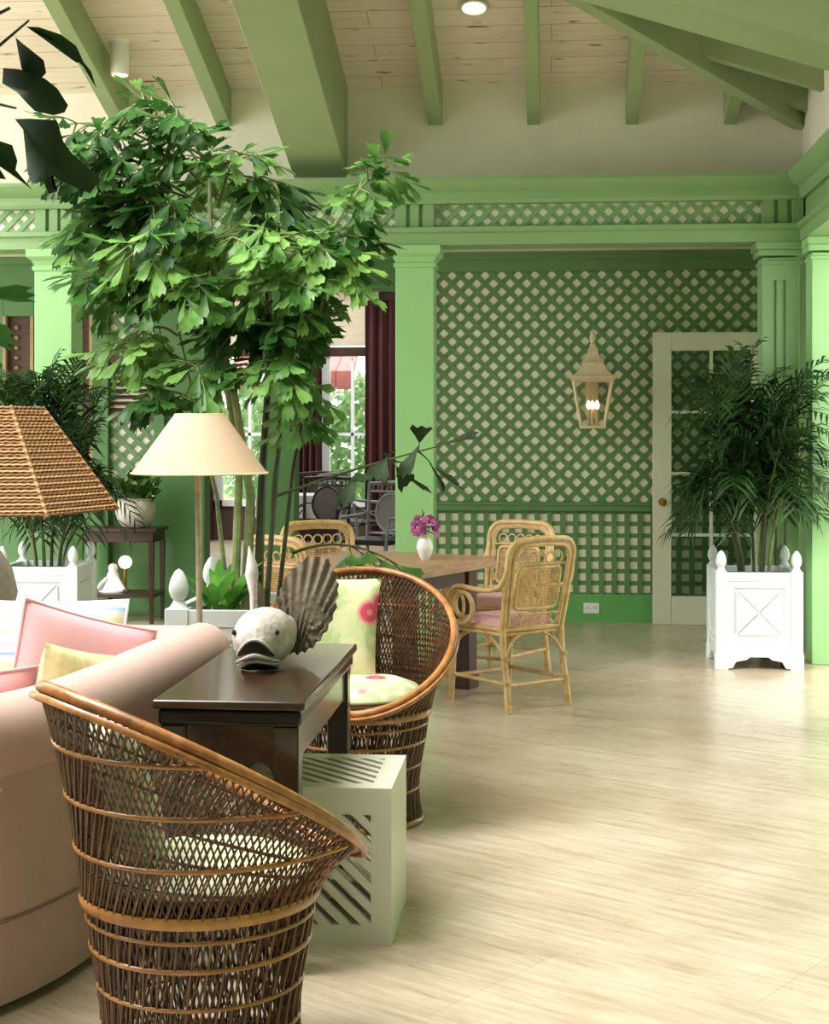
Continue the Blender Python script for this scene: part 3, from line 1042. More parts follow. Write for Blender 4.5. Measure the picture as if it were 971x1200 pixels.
def fish_frond(p0, p1, arch, root, rg, mat=LEAF, stem=BARK, L=.14, W=.085, npin=6, plen=.26, nl=4, start=.3, sag=0.25, world=True, name='frond'):
    p0, p1 = Vector(p0), Vector(p1)
    mid = (p0 + p1) / 2 + Vector((0, 0, arch))
    pts = bez(p0, mid, p1, 14)
    m = M()
    ln = (p1 - p0).length
    m.tube(pts, .008, 5, r1=.003)
    lf = M()
    for k in range(npin):
        t_ = start + (1 - start) * (k + .3) / npin
        i = min(12, int(t_ * 13))
        P = pts[i].lerp(pts[i + 1], t_ * 13 - i)
        T = (pts[i + 1] - pts[i]).normalized()
        S = T.cross(Vector((0, 0, 1)))
        if S.length < .1:
            S = Vector((rg.uniform(-1, 1), rg.uniform(-1, 1), 0))
        S.normalize()
        a = rg.uniform(-.7, .7)
        S = (S * math.cos(a) + T.cross(S) * math.sin(a)).normalized()
        for sg in (-1, 1):
            pd = (S * sg * .85 + T * rg.uniform(.3, .7) + Vector((0, 0, rg.uniform(-.35, .2)))).normalized()
            pl_ = plen * (1 - .5 * abs(t_ - .6)) * rg.uniform(.75, 1.15)
            q1 = P + pd * pl_ + Vector((0, 0, -pl_ * sag))
            pp = bez(P, P + pd * pl_ * .55, q1, 6)
            m.tube(pp, .004, 4, r1=.0015)
            for j in range(nl):
                tt = .25 + .75 * (j + .5) / nl
                ii = min(4, int(tt * 5))
                Q = pp[ii].lerp(pp[ii + 1], tt * 5 - ii)
                td = (pp[ii + 1] - pp[ii]).normalized()
                sgn = 1 if j % 2 else -1
                nn = Vector((rg.uniform(-.5, .5), rg.uniform(-.8, .2), 1)).normalized()
                dd = td * .55 + nn.cross(td) * sgn * .6 + Vector((0, 0, rg.uniform(-1.0, -.05)))
                leaflet_fish(lf, Q, dd, nn, L * rg.uniform(.75, 1.25), W * rg.uniform(.8, 1.2), rg)
            leaflet_fish(lf, q1, pd + Vector((0, 0, -.3)), Vector((0, -.3, 1)), L * 1.15, W * 1.1, rg)
    leaflet_fish(lf, p1, (pts[-1] - pts[-2]), Vector((0, -.4, 1)), L * 1.2, W * 1.2, rg)
    fo = lf.build(name, mat, root, world=world, smooth=40)
    m.build('rachis', stem, fo, world=world)
    return fo

# big fishtail palm in the planter behind the sofa
rg = random.Random(11)
ft = thing('fishtail_palm', 'tall leafy fishtail palm growing from the white planter behind the sofa', 'palm tree', (-1.3, 6.55, .7))
stems = [
    ([(-1.36, 6.52, .68), (-1.345, 6.55, 1.3), (-1.40, 6.42, 1.9), (-1.44, 6.40, 2.3), (-1.45, 6.45, 2.6)], .02, .009, BARK),
    ([(-1.32, 6.56, .68), (-1.30, 6.58, 1.2), (-1.35, 6.42, 1.7), (-1.47, 6.38, 2.1), (-1.60, 6.5, 2.38)], .024, .009, BARK),
    ([(-1.27, 6.58, .68), (-1.26, 6.62, 1.25), (-1.23, 6.66, 1.8), (-1.25, 6.66, 2.35), (-1.3, 6.66, 2.62)], .022, .008, BARKD),
    ([(-1.22, 6.52, .68), (-1.18, 6.5, 1.3), (-1.08, 6.5, 1.85), (-.98, 6.5, 2.3)], .012, .007, BARKD),
    ([(-1.19, 6.6, .68), (-1.12, 6.6, 1.3), (-1.04, 6.62, 1.75), (-1.0, 6.62, 2.05)], .011, .006, BARKD),
    ([(-1.25, 6.66, .68), (-1.2, 6.7, 1.4), (-1.18, 6.7, 2.0), (-1.2, 6.7, 2.4)], .012, .007, BARKD),
    ([(-1.40, 6.6, .68), (-1.46, 6.62, 1.2), (-1.56, 6.64, 1.6), (-1.64, 6.64, 1.95)], .012, .006, BARK),
]
for pts, r0, r1, mt in stems:
    P = [Vector(p) for p in pts]
    dense = []
    for i in range(len(P) - 1):
        for k in range(4):
            dense.append(P[i].lerp(P[i + 1], k / 4))
    dense.append(P[-1])
    M().tube(dense, r0, 8, r1=r1).build('stem', mt, ft, world=True)
# (start, tip, arch)
fr = [
    ((-1.44, 6.56, 2.48), (-2.08, 6.45, 2.80), .22, 6, .22), ((-1.5, 6.6, 2.25), (-2.0, 6.3, 2.66), .2, 6, .22), ((-1.44, 6.56, 2.5), (-1.78, 6.5, 2.93), .1, 5, .16),
    ((-1.44, 6.56, 2.5), (-1.58, 6.3, 2.86), .05, 4, .12), ((-1.44, 6.56, 2.45), (-1.30, 6.4, 2.66), .1, 4, .15), ((-1.3, 6.66, 2.55), (-1.16, 6.5, 2.46), .15, 4, .15),
    ((-.98, 6.5, 2.25), (-.68, 6.45, 2.60), .12, 5, .12), ((-1.0, 6.6, 2.0), (-.86, 6.5, 2.36), .08, 5, .16), ((-.98, 6.5, 2.2), (-.92, 6.35, 2.16), .14, 5, .18),
    ((-1.58, 6.62, 2.33), (-2.05, 6.5, 2.36), .15, 6, .2), ((-1.58, 6.62, 2.3), (-1.95, 6.7, 2.5), .14, 6, .22), ((-1.64, 6.64, 1.9), (-1.82, 6.4, 1.8), .15, 5, .18),
    ((-1.55, 6.64, 1.6), (-1.70, 6.35, 1.62), .08, 4, .12), ((-1.33, 6.6, 1.7), (-1.5, 6.3, 1.74), .1, 4, .16), ((-1.08, 6.5, 1.8), (-1.16, 6.3, 1.72), .1, 4, .14),
    ((-1.04, 6.62, 1.75), (-1.07, 6.45, 1.5), .06, 4, .10), ((-1.4, 6.55, 2.0), (-1.55, 6.25, 2.1), .12, 6, .22), ((-1.23, 6.66, 2.0), (-1.16, 6.3, 2.1), .12, 5, .2),
    ((-1.25, 6.66, 2.2), (-1.05, 6.3, 2.28), .12, 5, .2), ((-1.2, 6.7, 2.3), (-1.35, 6.35, 2.28), .12, 6, .22), ((-1.44, 6.56, 2.3), (-1.68, 6.3, 2.42), .12, 6, .22),
    ((-1.1, 6.5, 1.75), (-1.06, 6.4, 1.95), .08, 4, .14), ((-1.58, 6.62, 2.2), (-1.80, 6.4, 2.1), .1, 5, .2), ((-1.2, 6.7, 1.9), (-1.28, 6.4, 1.95), .1, 5, .2),
    ((-1.3, 6.66, 2.5), (-1.5, 6.8, 2.62), .1, 5, .2), ((-1.44, 6.56, 2.4), (-1.9, 6.75, 2.55), .12, 6, .22), ((-1.46, 6.6, 2.0), (-1.7, 6.2, 2.25), .12, 6, .2),
    ((-1.6, 6.6, 2.1), (-1.98, 6.35, 2.12), .1, 5, .16),
    ((-1.23, 6.66, 1.9), (-1.12, 6.7, 1.9), .1, 4, .16), ((-1.2, 6.7, 2.1), (-1.0, 6.75, 2.08), .1, 5, .16), ((-1.25, 6.66, 2.2), (-1.42, 6.8, 2.1), .1, 5, .2), ((-1.4, 6.55, 1.9), (-1.32, 6.4, 1.9), .1, 4, .16),
    ((-1.45, 6.56, 2.4), (-2.1, 6.4, 2.62), .2, 6, .2),
]
for a, b, ar, np_, pl_ in fr:
    fish_frond(a, b, ar, ft, rg, L=rg.uniform(.085, .12), W=.058, npin=np_ + 1, nl=5, plen=pl_)
# low spray reaching right in front of the column
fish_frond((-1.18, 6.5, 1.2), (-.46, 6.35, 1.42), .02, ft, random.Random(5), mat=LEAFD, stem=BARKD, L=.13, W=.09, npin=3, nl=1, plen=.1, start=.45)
fish_frond((-1.12, 6.6, .95), (-.64, 6.4, .92), .12, ft, random.Random(9), mat=IVY, stem=BARKD, L=.1, W=.07, npin=3, nl=1, plen=.07, start=.5)

# low leafy plant at the foot of the palm
t = thing('foliage_plant', 'low bright green leafy plant at the foot of the fishtail palm', 'plant', (-1.42, 6.45, .7))
rg = random.Random(4)
for k in range(16):
    a = rg.uniform(0, 2 * PI)
    b = Vector((-1.40 + rg.uniform(-.05, .05), 6.45 + rg.uniform(-.05, .05), .69))
    d = Vector((math.cos(a) * .5, math.sin(a) * .5, 1)).normalized()
    L = rg.uniform(.16, .3)
    tip = b + d * L + Vector((math.cos(a), math.sin(a), -.3)) * .06
    m = M()
    sd_ = d.cross(Vector((math.sin(a), -math.cos(a), .2))).normalized()
    side = Vector((-math.sin(a), math.cos(a), 0))
    pp = bez(b, b + d * L * .7, tip, 6)
    wds = [.004, .012, .028, .032, .02, .001]
    vs = []
    for p, w_ in zip(pp, wds):
        vs += [p - side * w_, p + Vector((0, 0, -.004)), p + side * w_]
    m.add(vs, [(i * 3 + j, i * 3 + j + 1, i * 3 + j + 4, i * 3 + j + 3) for i in range(5) for j in (0, 1)])
    m.build('leaf', LOWL, t, world=True, smooth=60)

# dark palms in the side planters
def lady_palm(loc, label, seed, spread, H0, H1, nf, leanx=0, lim=None):
    rg = random.Random(seed)
    t = thing('potted_palm', label, 'palm', loc, 0, 'dark palms in the side planters')
    base = Vector((0, 0, 0))
    canes = []
    for k in range(12):
        a = rg.uniform(0, 2 * PI)
        b = Vector((math.cos(a) * .09, math.sin(a) * .09, 0))
        hgt = rg.uniform(.45, .95)
        top = Vector((b.x * 3.2 + rg.uniform(-.05, .05), b.y * 2.6, hgt))
        pts = bez(b, Vector((b.x * 1.3, b.y * 1.3, hgt * .6)), top, 7)
        M().tube(pts, .010, 6, r1=.006).build('cane', BARKD if k % 3 else BARK, t)
        canes.append(pts)
    for k in range(nf):
        pts = canes[k % len(canes)]
        P = pts[rg.randint(3, 6)]
        a = rg.uniform(0, 2 * PI)
        out = rg.uniform(.2, 1) * spread
        hz = H0 + (H1 - H0) * rg.random()
        tip = Vector((math.cos(a) * out + leanx, math.sin(a) * out * .62, hz - .25 * out))
        if tip.z < .1:
            tip.z = .1
        if lim is not None:
            tip.y = min(tip.y, lim)
            if tip.x > .2 and leanx > 0:
                tip.y = -abs(tip.y) - .12
                tip.x = min(tip.x, .5)
        mid = (P + tip) / 2 + Vector((0, 0, .28 + .15 * rg.random()))
        cv = bez(P, mid, tip, 16)
        lf = M()
        lf.tube(cv, .005, 4, r1=.0015)
        for i in range(4, 16):
            Q = cv[i]
            T = (cv[i] - cv[i - 1]).normalized()
            S = T.cross(Vector((0, 0, 1)))
            if S.length < .1:
                S = Vector((1, 0, 0))
            S.normalize()
            for sg in (-1, 1):
                L = .25 * (1 - .45 * abs(i - 9) / 7) * rg.uniform(.85, 1.15)
                d = (S * sg * .75 + T * .75 + Vector((0, 0, rg.uniform(-.1, .25)))).normalized()
                e1 = Q + d * L * .55
                e2 = Q + d * L + Vector((0, 0, -.3 * L))
                wv = T.cross(d).cross(d).normalized() * .010
                lf.add([Q - wv * .4, Q + wv * .4, e1 - wv, e1 + wv, e2], [(0, 1, 3, 2), (2, 3, 4)])
        lf.build('frond', PALML, t, smooth=0)
    return t
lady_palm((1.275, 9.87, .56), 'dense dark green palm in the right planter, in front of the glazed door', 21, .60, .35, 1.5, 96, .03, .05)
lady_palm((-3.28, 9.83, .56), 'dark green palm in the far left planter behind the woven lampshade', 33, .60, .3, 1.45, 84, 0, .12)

# palm standing just left of the camera, dark against the light
fg = thing('fishtail_palm', 'dark fishtail palm frond hanging in from the upper left edge of the photo', 'palm tree', (-1.25, 2.3, 0))
M().tube([(-1.25, 2.3, 0), (-1.24, 2.3, .8), (-1.2, 2.32, 1.5), (-1.12, 2.3, 2.1)], .022, 8, r1=.012).build('stem', BARKD, fg, world=True)
rg = random.Random(3)
lfm = M()
spr = M()
spr.tube([(-1.12, 2.3, 2.0), (-.95, 2.3, 2.06), (-.85, 2.3, 2.085), (-.80, 2.3, 2.125)], .005, 5, r1=.002)
spr.tube([(-1.12, 2.3, 2.02), (-.95, 2.3, 2.09), (-.83, 2.3, 2.145)], .004, 5, r1=.003)
spr.tube([(-1.12, 2.3, 1.95), (-.98, 2.3, 1.99), (-.86, 2.3, 2.0), (-.82, 2.3, 1.99)], .005, 5, r1=.002)
NV = Vector((.15, -1, .25))
def big_leaf(m, pts, y, cx_, bend, tilt):
    # leaf blade (x, z outline in metres), bent about its midrib
    vs = [(x, y + bend * abs(x - cx_) * 3 + tilt * (z - 1.95), z) for x, z in pts]
    n_ = len(vs)
    c_ = (sum(v[0] for v in vs) / n_, sum(v[1] for v in vs) / n_ - .012, sum(v[2] for v in vs) / n_)
    for dy in (0, .0015):
        m.add([(v[0], v[1] + dy, v[2]) for v in vs] + [(c_[0], c_[1] + dy, c_[2])], [(i_, (i_ + 1) % n_, n_) for i_ in range(n_)])
big_leaf(lfm, [(-.836, 2.110), (-.819, 2.096), (-.789, 2.072), (-.785, 2.052), (-.792, 2.042), (-.819, 2.050), (-.826, 2.072)], 2.31, -.81, .2, .1)
big_leaf(lfm, [(-.808, 2.118), (-.779, 2.110), (-.745, 2.098), (-.727, 2.085), (-.719, 2.063), (-.728, 2.060), (-.745, 2.072), (-.772, 2.092)], 2.30, -.76, .3, -.2)
big_leaf(lfm, [(-.728, 2.064), (-.719, 2.064), (-.704, 2.046), (-.697, 2.021), (-.705, 2.045), (-.722, 2.061)], 2.30, -.71, .2, 0)
big_leaf(lfm, [(-.86, 2.065), (-.822, 2.055), (-.781, 2.039), (-.765, 2.026), (-.750, 2.001), (-.754, 1.989), (-.768, 1.982), (-.792, 1.986), (-.806, 2.0), (-.826, 2.019), (-.86, 2.04)], 2.29, -.80, .25, .15)
big_leaf(lfm, [(-.86, 1.995), (-.819, 1.986), (-.772, 1.980), (-.762, 1.947), (-.752, 1.931), (-.714, 1.894), (-.725, 1.868), (-.752, 1.879), (-.772, 1.890), (-.776, 1.881), (-.764, 1.866), (-.774, 1.860), (-.781, 1.879), (-.799, 1.876), (-.812, 1.894), (-.835, 1.973)], 2.32, -.79, .35, .25)
big_leaf(lfm, [(-.86, 1.945), (-.822, 1.931), (-.816, 1.908), (-.819, 1.894), (-.798, 1.866), (-.826, 1.888), (-.86, 1.91)], 2.28, -.83, .2, -.1)
big_leaf(lfm, [(-.86, 1.90), (-.845, 1.898), (-.834, 1.880), (-.86, 1.884)], 2.29, -.84, .2, 0)
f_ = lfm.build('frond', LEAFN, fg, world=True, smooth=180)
spr.build('rachis', BARKD, f_, world=True)
lfm = M()
spr = M()
spr.tube([(-1.22, 2.32, 1.3), (-1.05, 2.3, 1.62), (-.9, 2.3, 1.70)], .004, 5)
for p, d, L, W in (((-.9, 2.3, 1.705), (1, 0, .0), .10, .03), ((-.92, 2.3, 1.68), (.8, 0, -.4), .10, .035), ((-.93, 2.3, 1.63), (.8, 0, -.55), .10, .05), ((-.95, 2.3, 1.68), (.5, 0, -1), .13, .05)):
    leaflet_fish(lfm, Vector(p), Vector(d), NV, L, W, rg)
f_ = lfm.build('frond', LEAF, fg, world=True, smooth=40)
spr.build('rachis', BARKD, f_, world=True)
lfm = M()
spr = M()
spr.tube([(-1.24, 2.3, .7), (-1.05, 2.3, .95), (-.93, 2.3, .98)], .004, 5)
for p, d, L, W in (((-.93, 2.3, .985), (1, 0, -.2), .08, .07), ((-.97, 2.3, .98), (.5, 0, -1), .1, .06)):
    leaflet_fish(lfm, Vector(p), Vector(d), NV, L, W, rg)
f_ = lfm.build('frond', LOWL, fg, world=True, smooth=40)
spr.build('rachis', BARKD, f_, world=True)

# ================================================================== WICKER BARREL CHAIRS
ZBAND = .42
RB = .272
RR = .365
def rim_z(th):
    tt = (1 - math.cos(th)) / 2
    return .465 + .455 * (tt ** .85)
def shell_pt(th, u):
    z1 = rim_z(th)
    z = ZBAND + (z1 - ZBAND) * u
    hgt = z1 - ZBAND
    k = u ** (1.15 + .35 * min(1, hgt / .5))
    r = RB + (RR - RB) * k
    return Vector((r * math.cos(th), r * math.sin(th), z))
def base_r(z):
    q = z / ZBAND
    return .240 - .03 * math.sin(PI * min(1, q * 1.15)) * (1 - q) + (.262 - .240) * q * q
def make_wicker_chair(loc, rz, label):
    t = thing('wicker_chair', label, 'chair', loc, rz, 'brown wicker barrel chairs')
    def strands(NS, sgs, rad, twist, offs):
        m = M()
        for k in range(NS):
            for sg in sgs:
                th0 = 2 * PI * k / NS + (PI / NS if sg > 0 else 0)
                hh = rim_z(th0) - ZBAND
                n = 5 + int(hh * 16)
                pts = []
                for i in range(n):
                    u = i / (n - 1)
                    th = th0 + sg * u * hh * twist
                    p = shell_pt(th, u)
                    p += Vector((math.cos(th), math.sin(th), 0)) * (offs + .002 * sg)
                    pts.append(p)
                m.tube(pts, rad, 4)
        return m
    NS = 96
    m = strands(130, (-1, 1), .0026, 1.15, -.002)
    for u in (.16, .33, .5, .68, .84):
        m.tube([shell_pt(2 * PI * k / 90, u) for k in range(90)], .004, 4, True)
    m.build('woven_back', WICK, t, smooth=60)
    strands(66, (1,), .0032, 1.3, .003).build('outer_strands', WICKL, t, smooth=60)
    m = M()
    for zz in (.54, .66, .78):
        pts = []
        for k in range(121):
            th = R(-180 + 360 * k / 120) + PI
            z1 = rim_z(th)
            if z1 > zz + .02:
                p = shell_pt(th, (zz - ZBAND) / (z1 - ZBAND))
                pts.append(p + Vector((math.cos(th), math.sin(th), 0)) * .006)
        m.tube(pts, .006, 6)
    m.build('hoop', WICKBAND, t, smooth=60)
    m = M()
    for sg in (-1, 1):
        for k in range(NS):
            th0 = 2 * PI * k / NS
            pts = []
            for i in range(9):
                z = .01 + (ZBAND - .01) * i / 8
                th = th0 + sg * (z * .95)
                r = base_r(z) + .003 * sg
                pts.append((r * math.cos(th), r * math.sin(th), z))
            m.tube(pts, .0027, 4)
    m.build('woven_base', WICK, t, smooth=60)
    m = M()
    for k in range(44):
        th0 = 2 * PI * k / 44
        pts = [((base_r(z) + .006) * math.cos(th0 + .5 * z), (base_r(z) + .006) * math.sin(th0 + .5 * z), z) for z in [.01 + (ZBAND - .01) * i / 8 for i in range(9)]]
        m.tube(pts, .0032, 4)
    m.build('base_strands', WICKL, t, smooth=60)
    m = M()
    for zz, rr in ((.012, .011), (.13, .005), (.22, .005), (.31, .006), (.375, .005)):
        r = base_r(zz) + .006
        m.tube([(r * math.cos(2 * PI * k / 64), r * math.sin(2 * PI * k / 64), zz) for k in range(64)], rr, 6, True)
    m.build('base_hoop', WICKBAND, t, smooth=60)
    m = M()
    def bandp(a, b):
        z = ZBAND - .012 + .026 * b
        r = RB + .006 + .004 * math.sin(PI * b)
        return (r * math.cos(2 * PI * a), r * math.sin(2 * PI * a), z)
    m.grid(bandp, 72, 5, True)
    m.grid(lambda a, b: ((RB - .006) * math.cos(-2 * PI * a), (RB - .006) * math.sin(-2 * PI * a), ZBAND - .012 + .026 * b), 72, 2, True)
    m.build('seat_band', WICKBAND, t, smooth=60)
    m = M()
    rp = [shell_pt(2 * PI * k / 96, 1.0) for k in range(96)]
    m.tube(rp, .014, 8, True)
    op = [p + Vector((math.cos(2 * PI * k / 96) * .02, math.sin(2 * PI * k / 96) * .012, -.018)) for k, p in enumerate(rp)]
    m.tube(op, .009, 6, True)
    m.build('rim', WICKRIM, t, smooth=60)
    M().lathe([(.0, 0), (RB - .012, 0), (RB - .012, .012), (0, .012)], (0, 0, ZBAND - .006), 40).build('seat', WICK, t, smooth=30)
    return t
ch1 = make_wicker_chair((-.817, 3.54, 0), R(40), 'near brown wicker barrel chair seen from behind, in front of the console table')
ch2 = dup(ch1, (-.735, 5.84, 0), R(-86), 'wicker barrel chair with floral cushions facing the camera, behind the console table')

def cushion_round(loc, r, hgt, mat, label, rz=0):
    m = M()
    prof = [(0, 0), (r * .8, .004), (r * .97, hgt * .3), (r, hgt * .42), (r * .985, hgt * .52), (r * .93, hgt * .72), (r * .7, hgt * .93), (r * .35, hgt), (0, hgt * .985)]
    m.lathe(prof, (0, 0, 0), 40)
    o = m.build('seat_cushion', mat, smooth=80)
    o.location = loc
    tag(o, label, 'cushion', 'round chair seat cushions')
    m = M()
    m.tube([(r * 1.0 * math.cos(2 * PI * k / 48), r * 1.0 * math.sin(2 * PI * k / 48), hgt * .42) for k in range(48)], .006, 6, True)
    m.build('piping', plain('dark_piping', '#6b5b3c', .8, .1, 20), o, smooth=80)
    return o
cushion_round((-.735, 5.77, ZBAND + .03), .25, .10, FLORALP, 'round pale floral seat cushion on the chair behind the console table')
cushion_round((-.805, 3.545, ZBAND + .012), .248, .07, PALEG, 'round pale seat cushion inside the near wicker chair')

def pillow(w_, h_, t_, mat, label, mtx, group=None, name='pillow', pip=None, cat='pillow'):
    m = M()
    n = 22
    def fn(sg):
        def f(a, b):
            u, v = a * 2 - 1, b * 2 - 1
            e = max(0, (1 - abs(u) ** 3.2)) ** .55 * max(0, (1 - abs(v) ** 3.2)) ** .55
            k = 1 - .05 * (1 - u * u) * v * v
            k2 = 1 - .05 * (1 - v * v) * u * u
            return Vector((u * w_ / 2 * k2, sg * t_ / 2 * e, v * h_ / 2 * k))
        return f
    m.grid(fn(1), n, n)
    m.grid(fn(-1), n, n)
    o = m.build(name, mat, smooth=80)
    o.matrix_world = mtx
    tag(o, label, cat, group)
    if pip:
        m = M()
        f = fn(0)
        ring = [f(i / 20, 0) for i in range(20)] + [f(1, i / 20) for i in range(20)] + [f(1 - i / 20, 1) for i in range(20)] + [f(0, 1 - i / 20) for i in range(20)]
        m.tube(ring, .006, 6, True)
        m.build('piping', pip, o, smooth=80)
    return o
def TR(x, y, z, rx=0, ry=0, rz=0):
    return Matrix.Translation((x, y, z)) @ Matrix.Rotation(R(rz), 4, 'Z') @ Matrix.Rotation(R(rx), 4, 'X') @ Matrix.Rotation(R(ry), 4, 'Y')
pillow(.40, .40, .13, FLORAL, 'square rose print pillow leaning in the chair behind the console table', TR(-.86, 5.93, .715, 170, 0, -12), name='floral_pillow')
pillow(.36, .36, .12, PALEG, 'pale green pillow peeking over the rim of the near wicker chair', TR(-.985, 3.50, .665, -16, 0, 112), name='pillow')

# ================================================================== SOFA
sofa = thing('sofa', 'pink linen sofa with rolled curved back, at left behind the near wicker chair', 'sofa', (-1.7, 4.4, 0))
path = [(-2.55, 3.30), (-2.2, 3.31), (-1.95, 3.35), (-1.72, 3.45), (-1.53, 3.60), (-1.39, 3.79), (-1.30, 4.03), (-1.25, 4.35), (-1.225, 4.7), (-1.2, 5.0), (-1.175, 5.32)]
PV = [Vector((x, y, 0)) for x, y in path]
def dense_path(P, k=4):
    out = []
    n = len(P)
    for i in range(n - 1):
        p0 = P[max(0, i - 1)]; p1 = P[i]; p2 = P[i + 1]; p3 = P[min(n - 1, i + 2)]
        for j in range(k):
            t = j / k
            out.append(.5 * ((2 * p1) + (p2 - p0) * t + (2 * p0 - 5 * p1 + 4 * p2 - p3) * t * t + (3 * p1 - p0 - 3 * p2 + p3) * t ** 3))
    out.append(P[-1])
    return out
DP = dense_path(PV)
def normals(P):
    out = []
    for i in range(len(P)):
        d = P[min(len(P) - 1, i + 1)] - P[max(0, i - 1)]
        out.append(Vector((d.y, -d.x, 0)).normalized())
    return out
DN = normals(DP)
def sweep(m, prof, P, Nn, cap=True):
    n = len(prof)
    vs = []
    for p, nn in zip(P, Nn):
        for o, z in prof:
            vs.append(p + nn * o + Vector((0, 0, z)))
    fs = []
    for i in range(len(P) - 1):
        for k in range(n):
            k2 = (k + 1) % n
            fs.append((i * n + k, i * n + k2, (i + 1) * n + k2, (i + 1) * n + k))
    if cap:
        fs += [tuple(range(n))[::-1], tuple(range((len(P) - 1) * n, len(P) * n))]
    m.add(vs, fs)
ZR = .705
RRL = .105
prof = [(0, .03), (.012, .25), (0.0, .62)]
rc = [(-.05 + RRL * math.cos(a), ZR + RRL * math.sin(a)) for a in [R(-50 + 230 * k / 14) for k in range(15)]]
prof = [(.0, .03), (.006, .24), (.0, .55), (.0, .61)] + rc + [(-.17, .6), (-.19, .45), (-.19, .03)]
m = M()
sweep(m, prof, DP, DN)
m.build('back', PINK, sofa, world=True, smooth=50)
# far arm, running left from the end of the back
AP = [Vector((-1.225, 5.30, 0)), Vector((-1.5, 5.30, 0)), Vector((-1.9, 5.30, 0)), Vector((-2.3, 5.30, 0))]
AP = dense_path(AP)
AN = [Vector((0, 1, 0))] * len(AP)
m = M()
sweep(m, [(o - .02, z - .0) for o, z in prof], AP, AN)
m.build('arm', PINK, sofa, world=True, smooth=50)
# scroll face at the end of the roll
m = M()
m.tube([p + n_ * .009 + Vector((0, 0, .245)) for p, n_ in zip(DP, DN)], .004, 6)
m.build('skirt_seam', SKIRT, sofa, world=True)
m = M()
inner = [p + n_ * -.18 for p, n_ in zip(DP, DN)]
poly = [(p.x, p.y) for p in inner] + [(-2.5, 5.2)]
m.prism(poly, lambda u, v, t: (u, v, t), .08, .40)
m.build('seat', PINK, sofa, world=True, bevel=.02, smooth=40)
m = M()
for x, y in ((-1.35, 4.1), (-1.3, 5.15), (-2.3, 5.15), (-2.2, 3.45)):
    m.lathe([(.025, 0), (.03, .05), (.03, .09)], (x, y, 0), 12)
    m.build('foot', MAHOG, sofa, world=True)
    m = M()

pillow(.62, .52, .18, STRIPE, 'large pastel striped cushion against the far arm of the pink sofa', TR(-1.735, 5.03, .66, -14, 0, 0), name='cushion', pip=WHITE, cat='cushion')
pillow(.50, .50, .15, PINKC, 'pale pink cushion with pointed corner in the middle of the sofa', TR(-1.485, 4.72, .66, -6, 17, 50), name='cushion', cat='cushion', pip=PINKC)
pillow(.34, .30, .12, PILLY, 'small yellow green woven cushion tucked against the sofa back', TR(-1.385, 4.38, .70, 0, 14, 68), name='cushion', cat='cushion')
pillow(.52, .46, .17, PINKD, 'deeper pink cushion at the near end of the sofa, leaning inside the curved back', TR(-1.64, 3.98, .62, 14, 0, 38), name='cushion', cat='cushion', pip=PINKC)

# ================================================================== CONSOLE TABLE and cube
ct = thing('console_table', 'dark mahogany console table behind the sofa, carrying the carved fish', 'table', (-.88, 4.7, 0))
X0, X1, Ya, Yb = -1.09, -.667, 4.125, 5.255
m = M().box(X0, X1, Ya, Yb, .727, .752)
m.build('tabletop', MAHOG, ct, world=True, bevel=.006)
m = M().box(X0 + .012, X1 - .012, Ya + .012, Yb - .012, .68, .727)
m.build('moulding', plain('black_brown_lacquer', '#140c08', .25, .15, 6), ct, world=True, bevel=.012, seg=3)
lw = .07
def apron(u0, u1, fn, name):
    m = M()
    r = .05
    arc1 = [(u0 + r - r * math.cos(a), .58 - .0 - r + r * math.sin(a)) for a in [R(90 * k / 6) for k in range(7)]]
    poly = [(u0, .68), (u0, .58 - r)] + arc1[1:] + [(u1 - (p[0] - u0), p[1]) for p in arc1[::-1]][:-1] + [(u1, .58 - r), (u1, .68)]
    m.prism(poly[::-1], fn, 0, .025)
    m.build('apron', MAHOG, ct, world=True, smooth=40)
for x in (X0 + .02, X1 - .02 - lw):
    for y in (Ya + .02, Yb - .02 - lw):
        m = M().hexa([(x, y, 0.0), (x + lw, y, 0.0), (x + lw, y + lw, 0.0), (x, y + lw, 0.0)], [(x, y, .68), (x + lw, y, .68), (x + lw, y + lw, .68), (x, y + lw, .68)])
        m.build('leg', MAHOG, ct, world=True, bevel=.004)
apron(X0 + .02 + lw, X1 - .02 - lw, lambda u, v, t: (u, Ya + .03 + t, v), 'a')
apron(X0 + .02 + lw, X1 - .02 - lw, lambda u, v, t: (u, Yb - .03 - t, v), 'b')
apron(Ya + .02 + lw, Yb - .02 - lw, lambda u, v, t: (X1 - .03 - t, u, v), 'c')
apron(Ya + .02 + lw, Yb - .02 - lw, lambda u, v, t: (X0 + .03 + t, u, v), 'd')

cb = thing('cube_stool', 'pale lacquered cube stool with diagonal slots half under the console table', 'stool', (-.69, 4.64, 0))
S0, S1, T0, T1, HC = -.918, -.46, 4.41, 4.865, .455
def slotted(fn):
    m = M()
    W_ = .458
    a, b = .06, W_ - .06
    for q in ([(0, 0), (W_, 0), (W_, a), (0, a)], [(0, b), (W_, b), (W_, W_), (0, W_)], [(0, a), (a, a), (a, b), (0, b)], [(b, a), (W_, a), (W_, b), (b, b)]):
        m.prism(q, fn, 0, .02)
    for p in band_polys(a, b, a, b, R(-45), .0435, .0235, .012):
        m.prism(p, fn, 0, .02)
    return m
k_ = (HC - .0205) / .458
slotted(lambda u, v, t: (S0 + u, T0 + t, v * k_)).build('side_panel', CUBEM, cb, world=True, smooth=0)
slotted(lambda u, v, t: (S0 + u, T1 - t, v * k_)).build('side_panel', CUBEM, cb, world=True, smooth=0)
slotted(lambda u, v, t: (S0 + u, T0 + v * .9934, HC - t)).build('top_panel', CUBEM, cb, world=True, smooth=0)
